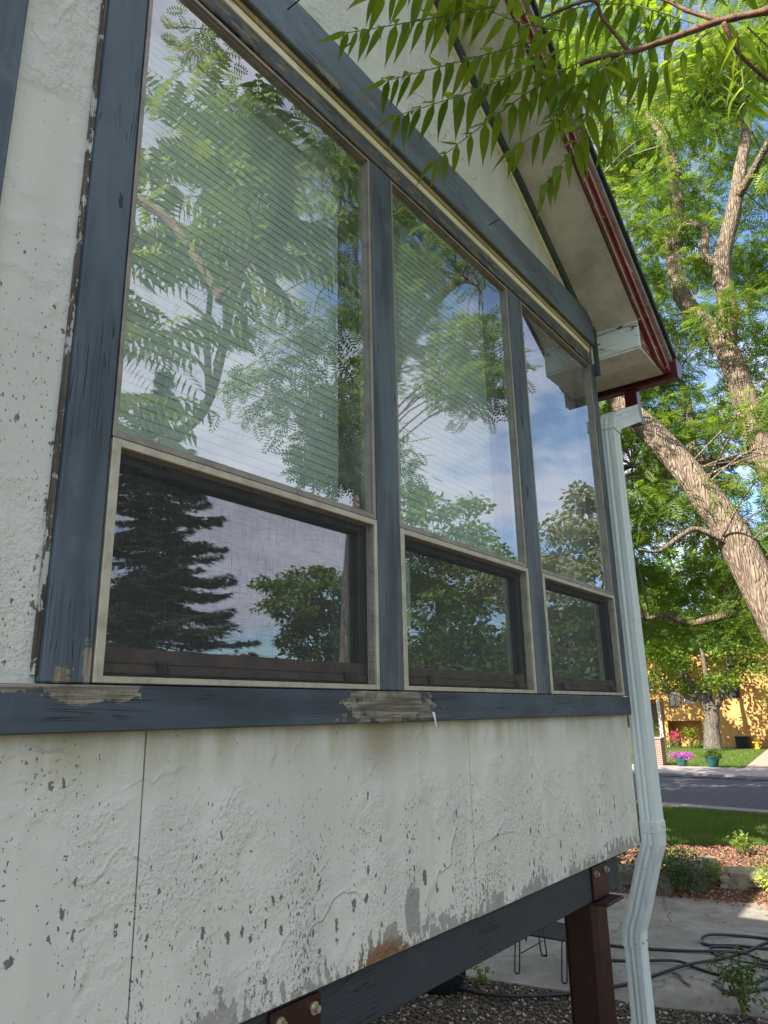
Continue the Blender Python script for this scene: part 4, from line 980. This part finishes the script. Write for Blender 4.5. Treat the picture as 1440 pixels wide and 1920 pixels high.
bigtree('yard_tree', 'low leafy tree hanging over the far driveway', (36, 3.6, GZ), [[(36, 3.2, GZ), (36, 3.3, 2.5), (36, 3.8, 5)]], [[.2, .15, .06]], (36, 4.4, 5.2), (2.6, 2.9, 3.7), 75, 130, (.12, .22), 'leaf_mid', zmin=1.4)

# D: tree of heaven on the near side: its fronds hang before the gable
th = thing('tree_of_heaven', 'tree of heaven whose long fronds hang before the gable', 'tree', (1.6, -3.7, GZ))
b = MB(); skD = []
skD += limb(b, [(1.6, -3.7, GZ), (1.75, -3.6, 1.2), (2.1, -3.35, 2.6), (2.55, -3.05, 3.2), (3.0, -2.72, 3.55), (3.17, -2.62, 3.85), (3.25, -2.55, 4.47), (3.42, -2.67, 5.06), (3.5, -2.7, 6.2)], [.06, .055, .045, .040, .036, .034, .03, .024, .012], n=9)
skD += limb(b, [(3.17, -2.63, 3.85), (3.10, -2.6, 4.3), (3.02, -2.5, 4.8), (2.8, -2.4, 5.5)], [.03, .024, .018, .008], n=7)
skD += limb(b, [(3.2, -2.6, 4.1), (3.5, -2.8, 4.8), (3.8, -3.0, 5.5), (4.1, -3.1, 6.6)], [.03, .025, .02, .01], n=7)
skD += limb(b, [(1.8, -3.55, 1.6), (2.0, -3.4, 3.2), (2.2, -3.2, 4.4), (2.1, -3.2, 5.6)], [.05, .04, .03, .012], n=7)
skD += limb(b, [(1.9, -3.45, 1.9), (1.5, -2.9, 4.6), (2.2, -2.2, 4.7), (2.35, -1.6, 3.9), (2.1, -1.28, 3.6)], [.04, .035, .03, .024, .018], n=8)
b.build('trunk', M['bark_thin'], th, smooth=True)
def knobby(pts, r0, r1):
    b = MB(); sp = smoothpath(pts, 7); n = len(sp)
    b.tube(sp, [(r0+(r1-r0)*i/(n-1))*(1.25 if i % 5 == 2 else 1.0) for i in range(n)], 8, .1); return b.build('branch', M['bark_red'], th, smooth=True)
br0 = knobby([(2.1, -1.28, 3.6), (2.05, -1.17, 3.58), (2.02, -1.05, 3.6), (1.96, -.92, 3.57), (1.9, -.81, 3.54), (1.83, -.73, 3.51), (1.82, -.68, 3.51)], .012, .006)
knobby([(2.02, -1.05, 3.6), (2.0, -.97, 3.68), (1.97, -.89, 3.77), (1.87, -.72, 3.88)], .008, .004)
knobby([(1.9, -.81, 3.54), (1.84, -.76, 3.65), (1.79, -.74, 3.69), (1.74, -.57, 3.68)], .006, .004)
knobby([(1.99, -1.06, 3.56), (2.06, -1.08, 3.49), (2.21, -1.13, 3.48)], .007, .005)
# leaflet meshes: lance shaped, folded along the midrib, tip bent down
def leaflet(bend, fold, wid):
    vs = []; n = 6
    for i in range(n+1):
        t = i/n; w = wid*(math.sin(math.pi*min(1, t*1.08)**.62)**.9 if 0 < t < 1 else 0)*.5*(1-.25*t)
        z = -bend*t*t
        vs += [(t, -w, z+w*fold), (t, 0, z), (t, w, z+w*fold)]
    fs = []
    for i in range(n):
        a = 3*i; fs += [(a, a+3, a+4, a+1), (a+1, a+4, a+5, a+2)]
    me = bpy.data.meshes.new('leaflet'); me.from_pydata(vs, [], fs); me.materials.append(M['leaf_heaven'])
    me.polygons.foreach_set('use_smooth', [True]*len(fs)); me.update(); return me
LM = [leaflet(.18, .35, .25), leaflet(.34, .25, .28), leaflet(.08, .55, .21), leaflet(.50, .40, .24), leaflet(-.05, .15, .26)]
o_th = origin(th); nleaf = [0]
def frond(p0, p1, p2, pairs=None, L=.112):
    sp = smoothpath([p0, p1, p2], 8); b = MB(); b.tube(sp, lerp_list([.0028, .0012], len(sp)), 5); fo = b.build('frond', M['stem'], th)
    P = [Vector(p) for p in sp]; tot = sum((P[i+1]-P[i]).length for i in range(len(P)-1)); n = pairs or max(5, int(tot/.040))
    def put(c, d, nrm, l):
        d = d.normalized(); y = nrm.cross(d).normalized(); z = d.cross(y)
        o = bpy.data.objects.new('leaflet', LM[random.randrange(5)]); COL.objects.link(o); o.parent = fo
        c = c-o_th; m = Matrix(((d.x*l, y.x*l, z.x*l, c.x), (d.y*l, y.y*l, z.y*l, c.y), (d.z*l, y.z*l, z.z*l, c.z), (0, 0, 0, 1)))
        o.matrix_local = m; nleaf[0] += 1
    for k in range(n):
        t = .14+.84*k/(n-1); f = t*(len(P)-1); i = min(int(f), len(P)-2); c = P[i].lerp(P[i+1], f-i); T = (P[i+1]-P[i]).normalized()
        Sd = T.cross(Vector((0, 0, 1))).normalized(); l = L*(.62+.5*math.sin(math.pi*(.2+.65*t)))*random.uniform(.78, 1.15)
        for s_ in (-1, 1):
            d = Sd*s_*.72+T*.34+Vector((0, 0, -.46))+Vector([random.uniform(-.2, .2) for _ in range(3)])
            nrm = Vector((0, 0, 1))+Sd*s_*.45+Vector([random.uniform(-.25, .25) for _ in range(3)])
            put(c, d, nrm, l)
    put(P[-1], (P[-1]-P[-2]).normalized()+Vector((0, 0, -.25)), Vector((0, 0, 1)), L*.95)
FR = [
((1.63, -0.51, 3.69), (1.52, -0.32, 3.67), (1.35, -0.14, 3.59)), ((1.78, -0.56, 3.65), (1.66, -0.39, 3.59), (1.47, -0.2, 3.47)),
((1.8, -0.65, 3.58), (1.69, -0.45, 3.48), (1.48, -0.23, 3.33)), ((1.82, -0.7, 3.52), (1.77, -0.51, 3.46), (1.68, -0.23, 3.3)),
((1.81, -0.72, 3.46), (1.87, -0.64, 3.31), (1.82, -0.53, 3.15)), ((1.77, -0.76, 3.44), (1.82, -0.76, 3.32), (1.8, -0.74, 3.18)),
((1.81, -0.65, 3.65), (1.71, -0.52, 3.7), (1.55, -0.42, 3.72)), ((1.85, -0.66, 3.55), (1.9, -0.59, 3.45), (1.83, -0.43, 3.34)),
((1.87, -0.82, 3.5), (1.84, -0.72, 3.48), (1.77, -0.63, 3.4)), ((1.69, -0.76, 3.71), (1.57, -0.47, 3.73), (1.37, -0.23, 3.69)),
((1.98, -1.09, 3.5), (2.05, -1.08, 3.44), (2.07, -1.07, 3.32)), ((2.1, -0.97, 3.72), (2.0, -0.8, 3.83), (1.9, -0.63, 3.84)),
((2.06, -1.01, 3.62), (2.09, -0.87, 3.62), (2.06, -0.78, 3.59)), ((2.09, -1.11, 3.6), (2.17, -1.15, 3.56), (2.22, -1.19, 3.47)),
((2.11, -0.89, 3.84), (2.14, -0.8, 3.84), (2.13, -0.7, 3.78))]
for f in FR: frond(*f)
print('LEAFLETS', nleaf[0])
# the rest of its fronds, as one mass (seen further off and in the panes)
def fronds(name, centers, per, size, parent):
    C = np.repeat(np.asarray(centers, float), per, axis=0); n = len(C); a = rng.random(n)*6.283
    X = np.column_stack([np.cos(a), np.sin(a), -.1+.5*rng.random(n)]); Z = np.tile([0., 0, 1], (n, 1))+rng.normal(size=(n, 3))*.2
    o = instanced_mesh(name, FRD[0], FRD[1], C+rng.normal(size=(n, 3))*.06, X, Z, size[0]+(size[1]-size[0])*rng.random(n), M['leaf_heaven'], parent)
    return o
cD = [(2.35, -2.6, 5.3), (2.45, -2.5, 4.7), (2.4, -2.7, 4.1), (2.6, -2.55, 5.0), (2.8, -2.5, 4.6), (2.9, -2.4, 5.4), (2.6, -2.8, 3.7), (3.0, -2.5, 4.9), (3.1, -2.45, 5.6), (3.3, -2.5, 5.0), (3.5, -2.7, 6.2), (3.45, -2.6, 5.5), (2.1, -3.2, 5.6), (2.2, -3.1, 4.8), (2.7, -3.0, 6.0), (3.8, -3.0, 5.9), (4.2, -3.2, 6.4), (2.5, -2.4, 3.95), (2.75, -2.6, 4.2), (2.15, -2.9, 4.3), (3.05, -2.8, 6.4), (2.3, -2.45, 4.45), (2.3, -2.5, 3.5), (2.5, -2.6, 3.3)]
o = fronds('crown', cD, 8, (.42, .62), th)
cN = [(2.05, -.95, 3.95), (2.2, -.95, 3.9), (2.1, -.85, 4.1), (2.3, -1.1, 3.95), (2.3, -.8, 4.2), (2.45, -1.2, 4.1), (2.0, -1.1, 4.15)]
o = fronds('upper_crown', cN, 4, (.40, .5), th)

# E: locust overhanging from the near side (mostly seen mirrored in the panes)
te = thing('mirrored_locust', 'locust tree whose hanging boughs are mirrored in the middle pane', 'tree', (9.5, -6.5, GZ))
b = MB(); skE = limb(b, [(9.5, -6.5, GZ), (9.3, -6.2, 2.5), (8.8, -5.6, 4.8), (8.2, -4.8, 6.8), (7.4, -4.0, 8.3), (6.6, -3.3, 9.4)], [.32, .28, .25, .2, .14, .06])
skE += limb(b, [(8.6, -5.3, 5.4), (7.6, -4.3, 5.9), (6.9, -3.6, 6.2), (6.0, -3.4, 6.3), (5.2, -3.3, 6.2)], [.16, .11, .08, .05, .02])
skE += limb(b, [(8.3, -5.0, 6.4), (7.8, -3.8, 7.0), (7.3, -2.9, 7.0), (7.0, -2.4, 6.6)], [.14, .09, .06, .02])
skE += limb(b, [(9.0, -5.8, 4.0), (7.6, -4.7, 4.5), (6.4, -4.0, 4.3), (5.4, -3.5, 4.3), (4.7, -3.0, 4.0)], [.12, .09, .06, .035, .015])
cE = boxpts(44, (6.2, -4.6, 5.9), (8.2, -2.3, 9.0)) + boxpts(12, (6.7, -3.0, 5.2), (7.3, -2.4, 6.0))
cE += boxpts(24, (3.9, -4.4, 6.2), (6.4, -2.9, 10.0)) + boxpts(20, (4.4, -3.8, 4.1), (6.2, -3.0, 5.9))
cE += [(4.62, -2.75, 3.75), (4.75, -2.85, 3.95), (4.95, -3.0, 4.0), (5.2, -3.2, 4.15), (4.4, -2.7, 4.2), (5.5, -3.4, 4.3), (4.9, -2.9, 4.5)]
twigs_to(b, cE, skE, .010, 4); b.build('trunk', M['bark_grey'], te, smooth=True)
foliage('crown', cE, [random.uniform(.28, .50) for _ in cE], 60, SPR, (.13, .22), M['leaf_locust'], te, .5, .3)

# F: spruce
def spruce(base, h, rmax, label):
    t = thing('spruce_tree', label, 'tree', base); b = MB(); bx, by, bz = base
    limb(b, [(bx, by, bz), (bx+.1, by, bz+h*.5), (bx, by+.05, bz+h)], [.22, .14, .02], n=9)
    pos = []; X = []
    z = bz+1.2
    while z < bz+h:
        fr = 1-(z-bz)/h; L = rmax*(fr**.8)
        for k in range(random.choice((4, 5, 5, 6))):
            a = random.uniform(0, 6.283); l = L*random.uniform(.6, 1.12)
            d = np.array([math.cos(a), math.sin(a)])
            pts = [(bx+d[0]*l*u, by+d[1]*l*u, z-.26*l*u+.16*l*u*u*u) for u in (0, .35, .7, 1)]
            b.tube(pts, [.035*fr+.008, .02*fr+.006, .01, .003], 4)
            n = int(34+120*l); u = rng.random(n)**.75; sd = rng.normal(size=n)*.13*l*(1.1-u)**.6
            px_ = bx+d[0]*l*u-d[1]*sd; py_ = by+d[1]*l*u+d[0]*sd; pz_ = z-.26*l*u+.16*l*u**3-np.abs(sd)*.25-rng.random(n)*.10
            pos.append(np.column_stack([px_, py_, pz_])); sg = np.sign(sd)
            X.append(np.column_stack([d[0]*.9-d[1]*sg*.6+rng.normal(size=n)*.2, d[1]*.9+d[0]*sg*.6+rng.normal(size=n)*.2, rng.normal(size=n)*.2-.15]))
        z += random.uniform(.16, .28)
    b.build('trunk', M['bark_grey'], t); pos = np.vstack(pos); X = np.vstack(X); n = len(pos)
    instanced_mesh('crown', *t_twig(), pos, X, np.tile([0., 0, 1], (n, 1))+rng.normal(size=(n, 3))*.4, .14+.16*rng.random(n), M['needle'], t)
spruce((13.4, -17.6, GZ), 13.5, 4.6, 'dark spruce mirrored in the lower pane of the nearest window')
# further trees that the panes mirror
bigtree('round_tree', 'dark leafy tree mirrored at the corner of the first lower pane', (18.0, -14.6, GZ), [[(18, -14.6, GZ), (18, -14.6, 3)], ], [[.2, .1]], (18.2, -14.6, 2.9), (2.2, 2.0, 2.3), 60, 150, (.14, .24), 'leaf_dark', rr=(.4, .8))
bigtree('arching_tree', 'loose arching tree mirrored above the dark one', (19.5, -13.5, GZ), [[(19.5, -13.6, GZ), (19.0, -13.6, 3), (17.3, -14.2, 5.4)], [(19, -13.5, 3), (18.6, -13.3, 5)]], [[.2, .14, .04], [.12, .03]], (17.1, -14.5, 5.4), (1.7, 1.5, 1.2), 34, 110, (.12, .22), 'leaf_mid', rr=(.25, .5))
bigtree('maple_tree', 'light green round tree mirrored low in the middle pane', (29, -17, GZ), [[(29, -17, GZ), (29, -17, 6), (29, -17, 9)]], [[.35, .25, .08]], (28.8, -17.4, 7.4), (3.4, 3.4, 5.2), 90, 150, (.20, .36), 'leaf_mid', rr=(.6, 1.1))
bigtree('pale_tree', 'pale silvery tree mirrored in the far pane', (29, -11, GZ), [[(29, -11, GZ), (29, -11, 5)]], [[.35, .15]], (29.5, -9.8, 6.0), (4.4, 4.6, 4.6), 110, 160, (.20, .36), 'leaf_pale', rr=(.6, 1.1))
bigtree('hedge_tree', 'dark bushy tree mirrored in the lower middle pane', (20, -10.8, GZ), [[(20, -10.8, GZ), (20, -10.8, 3)]], [[.2, .1]], (20, -10.4, 2.0), (2.6, 2.4, 2.7), 80, 150, (.14, .26), 'leaf_dark', rr=(.5, .9))
bigtree('hedge_tree', 'bushy tree mirrored in the lower far pane', (19, -6.6, GZ), [[(19, -6.6, GZ), (19, -6.6, 3)]], [[.2, .1]], (19, -6.2, 1.8), (3.0, 2.6, 2.6), 70, 120, (.14, .26), 'leaf_dark', rr=(.5, .9))
bigtree('hedge_tree', 'bushy tree mirrored behind the spruce', (15, -24, GZ), [[(15, -24, GZ), (15, -24, 3)]], [[.2, .1]], (14, -25, 2.0), (6, 3, 3.4), 70, 150, (.2, .34), 'leaf_dark', rr=(.6, 1.1))

bigtree('side_tree', 'tall tree in the side yard that shades lawn and street', (8.5, 6.8, GZ), [[(8.5, 6.8, GZ), (8.5, 6.8, 4), (8.6, 6.9, 9)]], [[.3, .25, .08]], (8.5, 6.9, 8), (3.0, 3.2, 5.6), 120, 75, (.25, .42), 'leaf_mid', rr=(.7, 1.1))
bigtree('side_tree', 'second side yard tree nearer the street', (14.5, 10, GZ), [[(14.5, 10, GZ), (14.5, 10, 5)]], [[.3, .15]], (14.5, 9.6, 7.5), (3.4, 3.4, 5.2), 110, 70, (.25, .42), 'leaf_mid', rr=(.7, 1.1))

shrub('ground_plant', 'low ragged plant cluster on the mulch above the boulders', 'plant', (11.6, 2.5, -.52), (.55, .2), 900, (.03, .07), 'leaf_dark')
shrub('ground_plant', 'sparse sunlit green sprigs among the boulders by the picture edge', 'plant', (11.3, .95, -.45), (.4, .22), 420, (.03, .06), 'leaf_mid')
